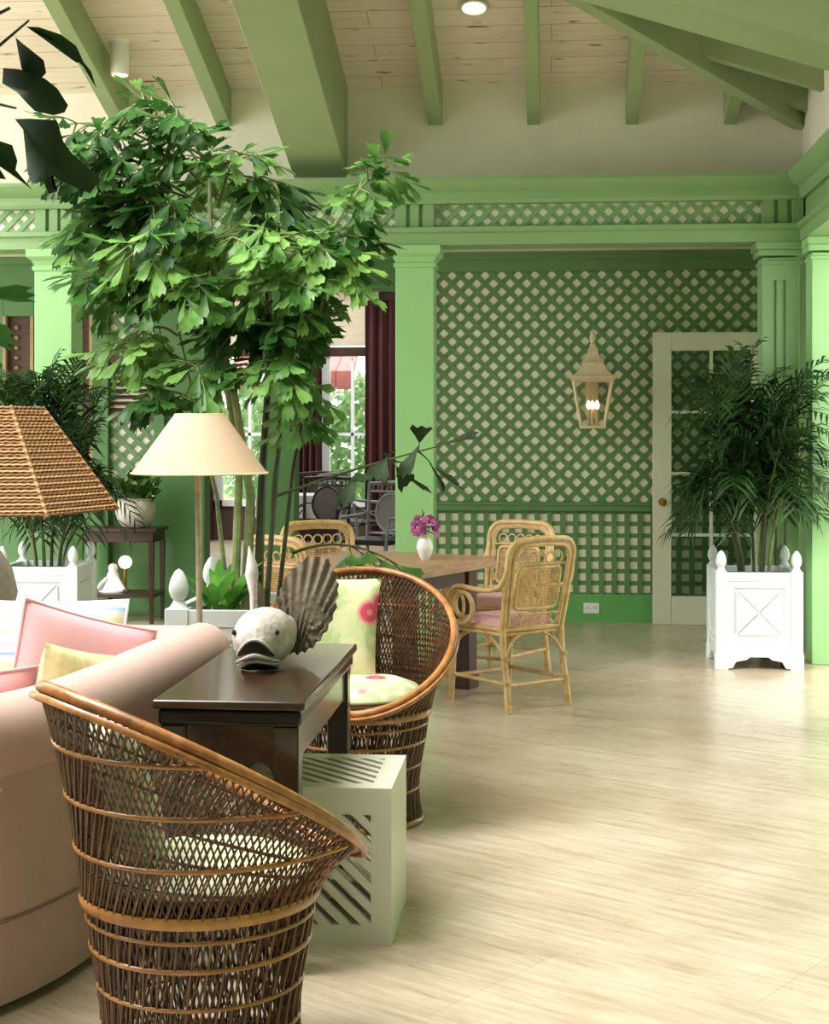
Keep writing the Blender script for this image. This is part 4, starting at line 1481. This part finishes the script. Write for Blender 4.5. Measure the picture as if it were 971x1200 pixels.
M().box(S1 - .02, S1, T0 + .0205, T1 - .0205, 0, HC - .0205).build('side_panel', CUBEM, cb, world=True)
M().box(S0, S0 + .02, T0 + .0205, T1 - .0205, 0, HC - .0205).build('side_panel', CUBEM, cb, world=True)

# ================================================================== FISH SCULPTURE
fx, fy, fz = -.888, 4.68, .752
fs_ = thing('fish_sculpture', 'carved wooden fish with gaping mouth and raised fan tail on the console table', 'sculpture', (fx, fy, fz))
m = M()
# head and body: loft from snout toward the back, then curling up into the tail
rings = [(-.095, .078, .012, .010), (-.09, .08, .035, .03), (-.075, .085, .056, .055), (-.05, .092, .071, .078), (-.02, .098, .079, .09), (.02, .098, .08, .092), (.06, .095, .075, .088), (.11, .09, .06, .07), (.15, .095, .045, .055), (.18, .105, .03, .04), (.2, .115, .018, .025), (.205, .118, .004, .006)]
NS = 26
vs = []
for (y, zc_, rx, rz_) in rings:
    for k in range(NS):
        a = 2 * PI * k / NS
        zz = rz_ * math.sin(a)
        sx_ = 1 + (.06 if math.sin(a) > .2 else 0)
        vs.append((fx + rx * math.cos(a) * sx_ + y * .25, fy + y, max(fz + .001, fz + zc_ + zz)))
fsx = []
for i in range(len(rings) - 1):
    for k in range(NS):
        k2 = (k + 1) % NS
        fsx.append((i * NS + k, i * NS + k2, (i + 1) * NS + k2, (i + 1) * NS + k))
fsx += [tuple(range(NS))[::-1], tuple(range((len(rings) - 1) * NS, len(rings) * NS))]
m.add(vs, fsx)
body = m.build('body', FISHH, fs_, world=True, smooth=60)
def face_y(x, z, out=.003):
    # front surface of the head at (x, z), pushed out a little
    q = 1 - ((x - fx + .016) / .098) ** 2 - ((z - fz - .094) / .108) ** 2
    return fy + .012 - .113 * math.sqrt(max(.05, q)) - out
hx = fx - .006
def lip(z0, amp, wid, pk, out):
    res = []
    for i in range(17):
        q = 2 * i / 16 - 1
        x, z = hx + wid * q, z0 + amp * (1 - abs(q) ** pk)
        res.append((x, face_y(x, z, out), z))
    return res
def lip_part(z0, amp, wid, pk, out, rr, name='lip'):
    p = lip(z0, amp, wid, pk, out)
    M().tube(p, [rr * (.4 + .6 * math.sin(PI * i / 16)) for i in range(17)], 8).build(name, FISHH, fs_, world=True, smooth=70)
lip_part(fz + .052, .052, .058, 2.0, .002, .006)
lip_part(fz + .030, .026, .064, 1.4, .006, .0075)
lip_part(fz + .016, .022, .064, 1.4, .004, .006)
for z0, z1, amp0, amp1, wid in ((fz + .048, fz + .052, .018, .050, .054), (fz + .002, fz + .006, .004, .022, .058)):
    a = lip(z0, amp0, wid, 1.6, .004)
    b = lip(z1, amp1, wid, 2.0, .004)
    m = M()
    for i in range(16):
        q = [a[i], a[i + 1], b[i + 1], b[i]]
        m.hexa(q, [(p[0], p[1] + .02, p[2]) for p in q])
    m.build('mouth', FISHD, fs_, world=True, smooth=60)  # shade of the mouth hollow and base gap put in as solid black
for ex in (-.074, .056):
    x, z = fx + ex, fz + .122
    M().lathe([(0, -.009), (.006, -.006), (.008, 0), (.006, .006), (0, .009)], (x, face_y(x, z, -.002), z), 12).build('eye', FISHD, fs_, world=True)
# fan tail
def tail_pt(a, b, sg):
    ang = R(-62 + 150 * a)
    tilt = R(18)
    ser = 1 + .022 * (abs((a * 17) % 1 - .5) * 2) * (1 if b > .95 else 0)
    L = (.215 + .065 * math.cos((a - .55) * 3.0)) * b * ser
    u = math.sin(ang + R(8)) * L * .56
    v = math.cos(ang + R(8)) * L
    y = .012 * math.sin(a * 60) * b + .05 * (b * b) + sg * .005 * (1.3 - b)
    return Vector((fx + .068 + u + .03 * b, fy + .15 + y, fz + .055 + v * 1.05 + .02))
m = M()
def tail2(sg):
    def f(a, b):
        th = 2 * PI * a
        # egg-shaped fan outline with its stem at the lower middle
        ser = 1 + .035 * math.sin(th * 26) * (b > .9)
        X = .098 * math.sin(th) * b * ser
        Z = (.155 * -math.cos(th) * ser) * b
        stem = Vector((-.02, 0, -.13))
        P = Vector((X - .012 * math.cos(th) * b, 0, Z))
        ray = math.atan2(P.x - stem.x, P.z - stem.z + .08)
        y = .006 * math.sin(ray * 62) * min(1, b * 1.5) + .035 * (P.x * 6) ** 2 * .3 + sg * .006 * (1.15 - b * b)
        return Vector((fx + .105 + P.x + P.z * .12, fy + .19 + y + P.z * .12, fz + .178 + P.z))
    return f
m.grid(tail2(-1), 120, 12, True)
m.grid(tail2(1), 120, 12, True)
m.build('tail_fin', FISHT, fs_, world=True, smooth=70)
m = M()
m.tube([(fx - .045, fy + .09, fz + .15), (fx - .05, fy + .1, fz + .22), (fx - .055, fy + .11, fz + .28), (fx - .055, fy + .11, fz + .31), (fx - .065, fy + .115, fz + .37)], [.012, .010, .022, .018, .002], 8)
m.build('dorsal_fin', plain('whitened_wood', '#cfc6c4', .6, .12, 20), fs_, world=True, smooth=60)
m = M()
m.hexa([(fx - .035, fy + .02, fz + .15), (fx - .02, fy + .02, fz + .15), (fx - .02, fy + .15, fz + .13), (fx - .035, fy + .15, fz + .13)],
       [(fx - .036, fy + .06, fz + .27), (fx - .028, fy + .06, fz + .27), (fx - .022, fy + .16, fz + .23), (fx - .03, fy + .16, fz + .23)])
m.build('back_fin', FISHT, fs_, world=True, smooth=0)

# ================================================================== LAMPS
t = thing('floor_lamp', 'slim pole floor lamp with cream cone shade behind the sofa', 'lamp', (-1.345, 5.8, 0))
LX = -1.345
m = M()
def cone(r0, z0, r1, z1, th=.003, n=48):
    return [(r0, z0), (r1, z1), (r1 - th, z1), (r0 - th, z0)]
prof = [(.26, 1.32), (.095, 1.548), (.092, 1.548), (.257, 1.32)]
n = 56
vs = [(LX + r * math.cos(2 * PI * k / n), 5.8 + r * math.sin(2 * PI * k / n), z) for r, z in prof for k in range(n)]
fs = [(i * n + k, i * n + (k + 1) % n, ((i + 1) % 4) * n + (k + 1) % n, ((i + 1) % 4) * n + k) for i in range(4) for k in range(n)]
m.add(vs, fs)
sh = m.build('lamp_shade', LINSH, t, world=True, smooth=40)
m = M()
m.tube([(LX + .26 * math.cos(2 * PI * k / 56), 5.8 + .26 * math.sin(2 * PI * k / 56), 1.322) for k in range(56)], .004, 5, True)
m.tube([(LX + .094 * math.cos(2 * PI * k / 40), 5.8 + .094 * math.sin(2 * PI * k / 40), 1.547) for k in range(40)], .003, 5, True)
m.build('shade_trim', PILLY, sh, world=True)
m = M().tube([(LX + .01, 5.8, .02), (LX, 5.8, .7), (LX - .006, 5.8, 1.36)], .012, 10)
m.tube([(LX - .006, 5.8, 1.36), (LX, 5.8, 1.5)], .006, 8)
for a in range(3):
    m.tube([(LX, 5.8, 1.5), (LX + .09 * math.cos(a * 2.09), 5.8 + .09 * math.sin(a * 2.09), 1.545)], .002, 4)
m.build('pole', STEEL, t, world=True)
M().lathe([(.14, 0), (.14, .012), (.06, .022), (.02, .035)], (LX, 5.8, 0), 32).build('base', STEEL, t, world=True)
M().lathe([(.008, 0), (.02, .02), (.028, .05), (.02, .08), (0, .09)], (LX, 5.8, 1.38), 14).build('bulb', VASEM, t, world=True)

# woven lamp on a side table at the left edge
SX, SY = -2.17, 5.75
st = thing('side_table', 'small dark side table under the woven lampshade, mostly outside the left edge', 'table', (SX, SY, 0))
M().lathe([(.27, 0), (.28, .012), (.27, .025)], (SX, SY, .6), 36).build('tabletop', MAHOG, st, world=True)
for k in range(3):
    a = R(90 + 120 * k)
    M().tube([(SX + .2 * math.cos(a), SY + .2 * math.sin(a), 0), (SX + .14 * math.cos(a), SY + .14 * math.sin(a), .3), (SX + .17 * math.cos(a), SY + .17 * math.sin(a), .6)], .016, 8).build('leg', MAHOG, st, world=True)
t = thing('table_lamp', 'table lamp with big six-sided woven rattan shade at the left edge', 'lamp', (SX, SY, .625))
m = M()
rb, rt_, zb_, zt_ = .495, .205, 1.175, 1.577
vs = []
for r, z in ((rb, zb_), (rt_, zt_), (rt_ - .006, zt_), (rb - .006, zb_)):
    for k in range(6):
        a = R(15.7 + 60 * k)
        vs.append((SX + r * math.cos(a), SY + r * math.sin(a), z))
m.add(vs, [(i * 6 + k, i * 6 + (k + 1) % 6, ((i + 1) % 4) * 6 + (k + 1) % 6, ((i + 1) % 4) * 6 + k) for i in range(4) for k in range(6)])
# woven courses laid on the faces
for c_ in range(34):
    q = (c_ + .5) / 34
    r = rb + (rt_ - rb) * q + .003
    z = zb_ + (zt_ - zb_) * q
    ring = []
    for k in range(6):
        a, b = R(15.7 + 60 * k), R(15.7 + 60 * (k + 1))
        A = Vector((SX + r * math.cos(a), SY + r * math.sin(a), z)); B = Vector((SX + r * math.cos(b), SY + r * math.sin(b), z))
        nseg = max(6, int(34 * r / rb))
        for j in range(nseg):
            p = A.lerp(B, j / nseg)
            o = Vector((p.x - SX, p.y - SY, .5)).normalized() * (.0025 if (j + c_) % 2 else -.0015)
            ring.append(p + o)
    m.tube(ring, .0055, 4, True)
m2 = M()
for k in range(6):
    a = R(15.7 + 60 * k)
    m2.tube([(SX + (rb + .006) * math.cos(a), SY + (rb + .006) * math.sin(a), zb_), (SX + (rt_ + .006) * math.cos(a), SY + (rt_ + .006) * math.sin(a), zt_)], .008, 6)
sh = m.build('lamp_shade', WOVENSH, t, world=True, smooth=0)
m2.build('shade_rib', WOVENSH, sh, world=True)
M().lathe([(.09, .625), (.1, .64), (.06, .66), (.05, .7), (.1, .78), (.12, .86), (.1, .95), (.05, 1.03), (.03, 1.06), (.015, 1.07), (.015, 1.3), (.008, 1.58), (.012, 1.6), (0, 1.62)], (SX, SY, 0), 32).build('base', STONE, t, world=True)

# ================================================================== RATTAN DINING CHAIRS
def dining_chair(loc, rz, label):
    t = thing('rattan_dining_chair', label, 'chair', loc, rz, 'pale rattan dining chairs round the table')
    # local: faces +y, seat centre at origin
    def arc(cx_, cz_, r, a0, a1, n):
        return [(cx_ + r * math.cos(R(a0 + (a1 - a0) * i / (n - 1))), cz_ + r * math.sin(R(a0 + (a1 - a0) * i / (n - 1)))) for i in range(n)]
    def by(z):      # rake of the back
        return -.205 - max(0, z - .42) * .19
    # legs
    for sx in (-1, 1):
        x = sx * .205
        M().tube([(x * 1.03, -.265, 0), (x, -.24, .15), (x, -.215, .30), (x, -.205, .45)], [.018, .018, .017, .017], 10).build('leg', RATT, t)
        M().tube([(x * 1.0, .235, 0), (x * .98, .22, .2), (x * .98, .21, .43)], .017, 10).build('leg', RATT, t)
    # back hoop (double)
    m = M()
    W_, zt_ = .225, .905
    prof = [(-.205, .44), (-.215, .6)] + [(p[0], p[1]) for p in arc(-W_ + .085, zt_ - .085, .085, 180, 90, 7)] + [(0, zt_ + .006)]
    prof = prof + [(-p[0], p[1]) for p in prof[:-1][::-1]]
    m.tube([(x, by(z), z) for x, z in prof], .017, 8)
    m.tube([(x * .86, by(z) - .004, .44 + (z - .44) * .935) for x, z in prof], .011, 8)
    m.build('back_frame', RATT, t, smooth=60)
    # woven wide wrap between both hoops along the top
    m = M()
    seq = [(x, z) for x, z in prof if z > .76]
    n = len(seq)
    vs = []
    for x, z in seq:
        for sgn in (-1, 1):
            vs.append((x, by(z) + sgn * .008, z))
            vs.append((x * .86, by(z) + sgn * .008, .44 + (z - .44) * .935))
    for i in range(n - 1):
        a = i * 4
        m.add([vs[a], vs[a + 1], vs[a + 5], vs[a + 4], vs[a + 2], vs[a + 3], vs[a + 7], vs[a + 6]], [(0, 1, 2, 3), (4, 7, 6, 5), (0, 3, 7, 4), (1, 5, 6, 2)])
    m.build('top_wrap', RATTW, t, smooth=50)
    # caned panel in its frame
    m = M()
    pw, z0, z1 = .145, .535, .755
    fr_ = [(-pw, z0), (pw, z0), (pw, z1), (-pw, z1)]
    rr_ = .03
    loop = []
    for cx_, cz_, a0 in ((pw - rr_, z0 + rr_, -90), (pw - rr_, z1 - rr_, 0), (-pw + rr_, z1 - rr_, 90), (-pw + rr_, z0 + rr_, 180)):
        loop += arc(cx_, cz_, rr_, a0, a0 + 90, 5)
    m.tube([(x, by(z), z) for x, z in loop], .011, 8, True)
    m.tube([(-.2, by(z0 - .03), z0 - .03), (.2, by(z0 - .03), z0 - .03)], .009, 8)
    m.tube([(-.19, by(.772), .772), (.19, by(.772), .772)], .006, 8)
    pf = m.build('panel_frame', RATT, t, smooth=60)
    m = M()
    for i in range(20):
        x = -pw + 2 * pw * (i + .5) / 20
        m.box(x - .0026, x + .0026, -.0015, .0015, z0, z1)
    for i in range(16):
        z = z0 + (z1 - z0) * (i + .5) / 16
        m.box(-pw, pw, -.0025, -.0005, z - .0026, z + .0026)
    m.v = [(x, by(z) + y, z) for x, y, z in m.v]
    m.build('cane_panel', CANE, pf, smooth=0)
    # rings above and below the panel
    m = M()
    for i in range(5):
        cx_ = -.124 + .062 * i
        m.tube([(x, by(z), z) for x, z in arc(cx_, .806, .028, 0, 340, 15)], .005, 6, True)
    m.build('top_rings', RATT, t, smooth=60)
    m = M()
    for i in range(5):
        cx_ = -.14 + .07 * i
        m.tube([(x, by(z), z) for x, z in arc(cx_, .474, .028, 0, 340, 15)], .005, 6, True)
    m.build('lower_rings', RATT, t, smooth=60)
    # arms: sweep down from the back and coil in front
    for sx in (-1, 1):
        m = M()
        x = sx * .245
        pts = [(sx * .222, by(.80), .80), (sx * .232, -.262, .72), (x, -.22, .66), (x, -.13, .635), (x, 0, .635), (x, .1, .64), (x, .165, .625), (x, .205, .575), (x, .205, .51), (x, .16, .455), (x, .1, .44), (x, .04, .455), (x, 0, .50), (x, -.002, .55), (x, .03, .595), (x, .08, .61), (x, .125, .59), (x, .145, .545), (x, .13, .50), (x, .09, .475)]
        m.tube([tuple(p) for p in dense_path([Vector(p) for p in pts], 4)], .0135, 8)
        m.tube([(x * .985, .13 + .055 * math.cos(a), .53 + .085 * math.sin(a)) for a in [2 * PI * k / 24 for k in range(24)]], .010, 6, True)
        m.build('arm', RATT, t, smooth=60)
    # seat frame, stretchers, braces
    m = M()
    m.tube([(-.205, -.205, .43), (.205, -.205, .43), (.205, .215, .43), (-.205, .215, .43)], .016, 8, True)
    m.tube([(-.21, -.2, .405), (.21, -.2, .405), (.21, .21, .405), (-.21, .21, .405)], .011, 8, True)
    m.build('seat_frame', RATT, t, smooth=60)
    m = M()
    for a, b in (((-.205, -.243, .14), (.205, -.243, .14)), ((-.2, .222, .14), (.2, .222, .14)), ((-.205, -.243, .15), (-.2, .222, .15)), ((.205, -.243, .15), (.2, .222, .15))):
        m.tube([a, b], .011, 8)
    m.build('stretcher', RATT, t, smooth=60)
    for sx in (-1, 1):
        for a, b, c in (((.2, -.235, .24), (.2, -.21, .36), (.08, -.205, .40)), ((.2, .215, .24), (.2, .215, .36), (.08, .215, .40)),
                        ((.203, -.225, .24), (.205, -.2, .36), (.205, -.06, .40)), ((.2, .215, .24), (.205, .2, .36), (.205, .06, .40))):
            f3 = lambda p: Vector((sx * p[0], p[1], p[2]))
            M().tube(bez(f3(a), f3(b), f3(c), 7), .008, 6).build('brace', RATT, t, smooth=60)
    m = M()
    for x in (-.205, .205):
        for z in (.05, .15, .28):
            for y in (-.243 - (.15 - z) * .12,):
                m.tube([(x, y, z - .01), (x, y, z + .01)], .0205, 10)
    m.build('binding', RATTW, t, smooth=60)
    # padded seat
    m = M()
    def sf(a, b):
        u, v = a * 2 - 1, b * 2 - 1
        e = (max(0, 1 - abs(u) ** 4) * max(0, 1 - abs(v) ** 4)) ** .4
        return (u * .195, v * .195 + .005, .44 + .05 * e)
    m.grid(sf, 16, 16)
    m.grid(lambda a, b: ((a * 2 - 1) * .195, (b * 2 - 1) * -.195 + .005, .438), 2, 2)
    m.build('seat_pad', PINKC, t, smooth=70)
    return t
def facing(dx, dy):
    return math.atan2(-dx, dy)
dc = dining_chair((-.24, 8.365, 0), facing(-.665, .747), 'rattan dining chair with its caned back turned to the camera, right of the table')
dup(dc, (-.33, 9.27, 0), facing(-.5, -.87), 'rattan dining chair on the far side of the table, partly hidden by the nearest one')
dup(dc, (-1.31, 9.13, 0), facing(.45, -.9), 'rattan dining chair at the far left of the table facing the camera')
dup(dc, (-1.30, 8.31, 0), facing(.55, .83), 'rattan dining chair at the left of the table behind the fan tail of the fish')

# ---- dining table
A = Vector((-.72, 8.03, 0))
ex = Vector((.42, .907, 0)); ey = Vector((-.907, .42, 0))
TS = .95
tc = A + ex * TS / 2 + ey * TS / 2
dt = thing('dining_table', 'square brown wooden dining table with thick top in front of the green column', 'table', tc, math.atan2(.907, .42))
hs = TS / 2
M().box(-hs, hs, -hs, hs, .69, .75).build('tabletop', TABLEW, dt, bevel=.004)
M().box(-hs + .18, hs - .18, -hs + .10, -hs + .14, .60, .69).build('apron', TABLED, dt, bevel=.003)
for sx in (-1, 1):
    xx, yy = sx * (hs - .13), -(hs - .13)
    m = M().box(xx - .05, xx + .05, yy - .05, yy + .05, .09, .69)
    m.box(xx - .058, xx + .058, yy - .058, yy + .058, 0, .09)
    m.build('leg', TABLED, dt, bevel=.004)
m = M().box(-.07, .07, .06, .20, .09, .69).box(-.12, .12, .01, .25, 0, .09)
m.build('pedestal', TABLED, dt, bevel=.004)

# ---- vase of flowers
vx, vy = -.713, 8.66
va = thing('vase', 'small white vase on the dining table', 'vase', (vx, vy, .75))
M().lathe([(.024, 0), (.026, .004), (.038, .03), (.047, .06), (.048, .075), (.042, .1), (.03, .12), (.026, .132), (.029, .14), (.025, .14), (.022, .13), (.0, .12)], (vx, vy, .75), 28).build('body', VASEM, va, world=True, smooth=60)
fl = thing('flower_bunch', 'bunch of purple flowers in the small white vase', 'flowers', (vx, vy, .85))
rg = random.Random(2)
m = M()
for k in range(5):
    a = k * 1.3
    m.tube([(vx, vy, .87), (vx + .03 * math.cos(a), vy + .03 * math.sin(a), .94)], .002, 4)
m.tube([(vx, vy, .88), (vx - .005, vy, .98), (vx - .016, vy, 1.03)], .005, 6, r1=.003)
m.build('stems', ORCHST, fl, world=True)
for k in range(44):
    a = rg.uniform(0, 2 * PI)
    rr = .07 * math.sqrt(rg.random())
    c = Vector((vx + rr * math.cos(a), vy + rr * math.sin(a), .90 + rg.uniform(0, .1) - rr * .2))
    m = M()
    n0 = Vector((math.cos(a) * .6, math.sin(a) * .6 - .5, .4)).normalized()
    s1 = n0.orthogonal().normalized()
    s2 = n0.cross(s1)
    for j in range(5):
        b = 2 * PI * j / 5
        d = s1 * math.cos(b) + s2 * math.sin(b)
        e = n0.cross(d)
        m.add([c, c + d * .013 + e * .010 + n0 * .006, c + d * .026 + n0 * .002, c + d * .013 - e * .010 + n0 * .006], [(0, 1, 2, 3)])
    m.lathe([(0, -.004), (.004, 0), (0, .005)], c, 6)
    m.build('bloom', FLOWER if k % 3 else FLOWER2, fl, world=True, smooth=50)

# ================================================================== CABINET with its things, far left
cx0, cx1, cy0, cy1 = -3.60, -3.0, 11.42, 11.8
cab = thing('display_table', 'small dark wood display table with shelf against the green wall at left', 'table', (-3.3, 11.6, 0))
m = M().box(cx0 - .02, cx1 + .02, cy0 - .02, cy1, .70, .725)
m.build('tabletop', CABW, cab, world=True, bevel=.004)
m = M().box(cx0 + .01, cx1 - .01, cy0 + .01, cy1 - .01, .62, .70)
m.build('apron', CABW, cab, world=True, bevel=.003)
for x in (cx0 + .005, cx1 - .045):
    for y in (cy0 + .005, cy1 - .05):
        M().hexa([(x + .008, y + .008, 0), (x + .032, y + .008, 0), (x + .032, y + .032, 0), (x + .008, y + .032, 0)], [(x, y, .62), (x + .04, y, .62), (x + .04, y + .04, .62), (x, y + .04, .62)]).build('leg', CABW, cab, world=True)
M().box(cx0 + .01, cx1 - .01, cy0 + .01, cy1 - .01, .20, .225).build('shelf', CABW, cab, world=True)
t = thing('figurine', 'white porcelain figurine on the shelf of the display table', 'figurine', (-3.37, 11.6, .225))
M().lathe([(.10, 0), (.105, .012), (.085, .03), (.07, .06), (.05, .1), (.04, .14), (.03, .16), (.034, .185), (.026, .21), (0, .225)], (-3.37, 11.6, .225), 22, sx=1.1, sy=.7).build('body', VASEM, t, world=True, smooth=60)
m = M().tube([(-3.41, 11.58, .33), (-3.45, 11.56, .29), (-3.47, 11.55, .25)], .018, 8)
m.build('arm', VASEM, t, world=True, smooth=60)
M().tube([(-3.33, 11.58, .33), (-3.29, 11.55, .28), (-3.27, 11.55, .25)], .018, 8).build('arm', VASEM, t, world=True, smooth=60)
t = thing('reflection_glow', 'small glowing ball for a lamp reflection in the display table', 'lamp', (-3.29, 11.66, .225))
M().lathe([(0, -.052), (.03, -.043), (.047, -.022), (.052, 0), (.047, .022), (.03, .043), (0, .052)], (-3.29, 11.66, .45), 22).build('globe', REFLGLOW, t, world=True, smooth=60)  # glowing ball built where a lamp is only reflected
M().lathe([(.045, 0), (.045, .01), (.012, .02), (.012, .175)], (-3.29, 11.66, .225), 16).build('stand', BRASS, t, world=True)  # made-up stand under the reflection ball
jx, jy = -3.19, 11.6
t = thing('plant_pot', 'grey patterned pot on top of the display table', 'pot', (jx, jy, .725))
M().lathe([(.09, 0), (.11, .01), (.14, .06), (.155, .12), (.15, .18), (.13, .21), (.14, .225), (.12, .225), (.1, .2)], (jx, jy, .725), 28).build('body', STONE, t, world=True, smooth=60)
t = thing('orchid_plant', 'leafy plant in the grey pot on the display table', 'plant', (jx, jy, .94))
rg = random.Random(8)
m = M()
leaf_blob(m, (jx, jy, 1.02), (.15, .1, .12), 90, .1, rg)
m.build('foliage', IVY, t, world=True, smooth=0)
m = M()
for k in range(4):
    m.tube([(jx, jy, .92), (jx + .05 * math.cos(k * 1.6), jy + .05 * math.sin(k * 1.6), 1.03)], .004, 5)
m.build('stem', BARKD, t, world=True)

# ================================================================== PARLOUR FURNITURE (beyond the doorway)
def parlour_chair(loc, rz, label, mat):
    t = thing('parlour_armchair', label, 'chair', loc, rz, 'oval back armchairs in the parlour')
    for sx in (-1, 1):
        M().tube([(sx * .24, -.28, 0), (sx * .24, -.24, .45), (sx * .245, -.27, .7), (sx * .25, -.30, .97)], .018, 6).build('rear_leg', mat, t)
        M().tube([(sx * .25, .24, 0), (sx * .25, .22, .45), (sx * .26, .18, .66)], .018, 6).build('front_leg', mat, t)
        m = M().tube([(sx * .26, .20, .66), (sx * .255, -.1, .67), (sx * .245, -.27, .69)], .016, 6)
        m.tube([(sx * .25, .2, .47), (sx * .25, -.22, .63)], .009, 6)
        m.build('arm', mat, t)
    m = M()
    m.tube([(-.25, -.30, .96), (0, -.31, .975), (.25, -.30, .96)], .018, 6)
    m.tube([(-.245, -.285, .89), (.245, -.285, .89)], .010, 6)
    m.tube([(-.24, -.25, .5), (.24, -.25, .5)], .012, 6)
    for i in range(9):
        x = -.2 + .05 * i
        m.tube([(x, -.285, .89), (x, -.30, .96)], .006, 5)
    m.tube([(.155 * math.cos(a), -.27 - .02 * math.sin(a), .695 + .175 * math.sin(a)) for a in [2 * PI * k / 28 for k in range(28)]], .014, 6, True)
    for sx in (-1, 1):
        m.tube([(sx * .155, -.27, .7), (sx * .245, -.27, .7)], .008, 5)
    m.build('back_frame', mat, t, smooth=60)
    m = M()
    m.prism([(.15 * math.cos(2 * PI * k / 28), .695 + .17 * math.sin(2 * PI * k / 28)) for k in range(28)], lambda u, v, tt: (u, -.27 - .11 * (v - .695) + tt, v), -.006, .006)
    m.build('oval_panel', OLIVE, t)
    M().box(-.25, .25, -.24, .24, .42, .47).build('seat', DARKC, t, bevel=.015)
    m = M()
    m.tube([(-.24, -.24, .2), (-.25, .23, .2)], .01, 6).tube([(.24, -.24, .2), (.25, .23, .2)], .01, 6).tube([(-.245, 0, .2), (.245, 0, .2)], .01, 6)
    m.build('stretcher', mat, t)
    return t
pcch = parlour_chair((-1.62, 14.1, 0), R(155), 'grey armchair with oval caned back seen through the doorway beside the green column', GREY)
dup(pcch, (-2.16, 16.8, 0), R(-120), 'grey armchair in the middle of the doorway, further back in the parlour', None)
dk = parlour_chair((-2.38, 15.6, 0), R(170), 'dark armchair with oval back at the left of the doorway in the parlour', DARKC)
dup(dk, (-2.75, 17.8, 0), R(20), 'dark armchair behind the cloth-covered table in the parlour', None)
t = thing('parlour_table', 'parlour table under a white cloth at the left of the doorway', 'table', (-2.75, 17.0, 0))
M().box(-3.2, -2.45, 16.6, 17.3, .70, .74).build('tabletop', DARKC, t, world=True)
for x in (-3.1, -2.55):
    for y in (16.7, 17.2):
        M().box(x - .03, x + .03, y - .03, y + .03, 0, .70).build('leg', DARKC, t, world=True)
m = M()
m.grid(lambda a, b: (-3.22 + .79 * a, 16.58 + .74 * b, .745), 2, 2)
for f in (lambda a, b: (-3.22 + .79 * a, 16.58 - .012 * math.sin(a * 40) * (1 - b), .50 + .245 * b), lambda a, b: (-2.43 + .012 * math.sin(a * 40) * (1 - b), 16.58 + .74 * a, .50 + .245 * b), lambda a, b: (-3.22 - .012 * math.sin(a * 40) * (1 - b), 16.58 + .74 * a, .50 + .245 * b)):
    m.grid(f, 40, 5)
tag(m.build('tablecloth', CLOTH, smooth=60), 'white tablecloth on the parlour table beyond the doorway', 'tablecloth')
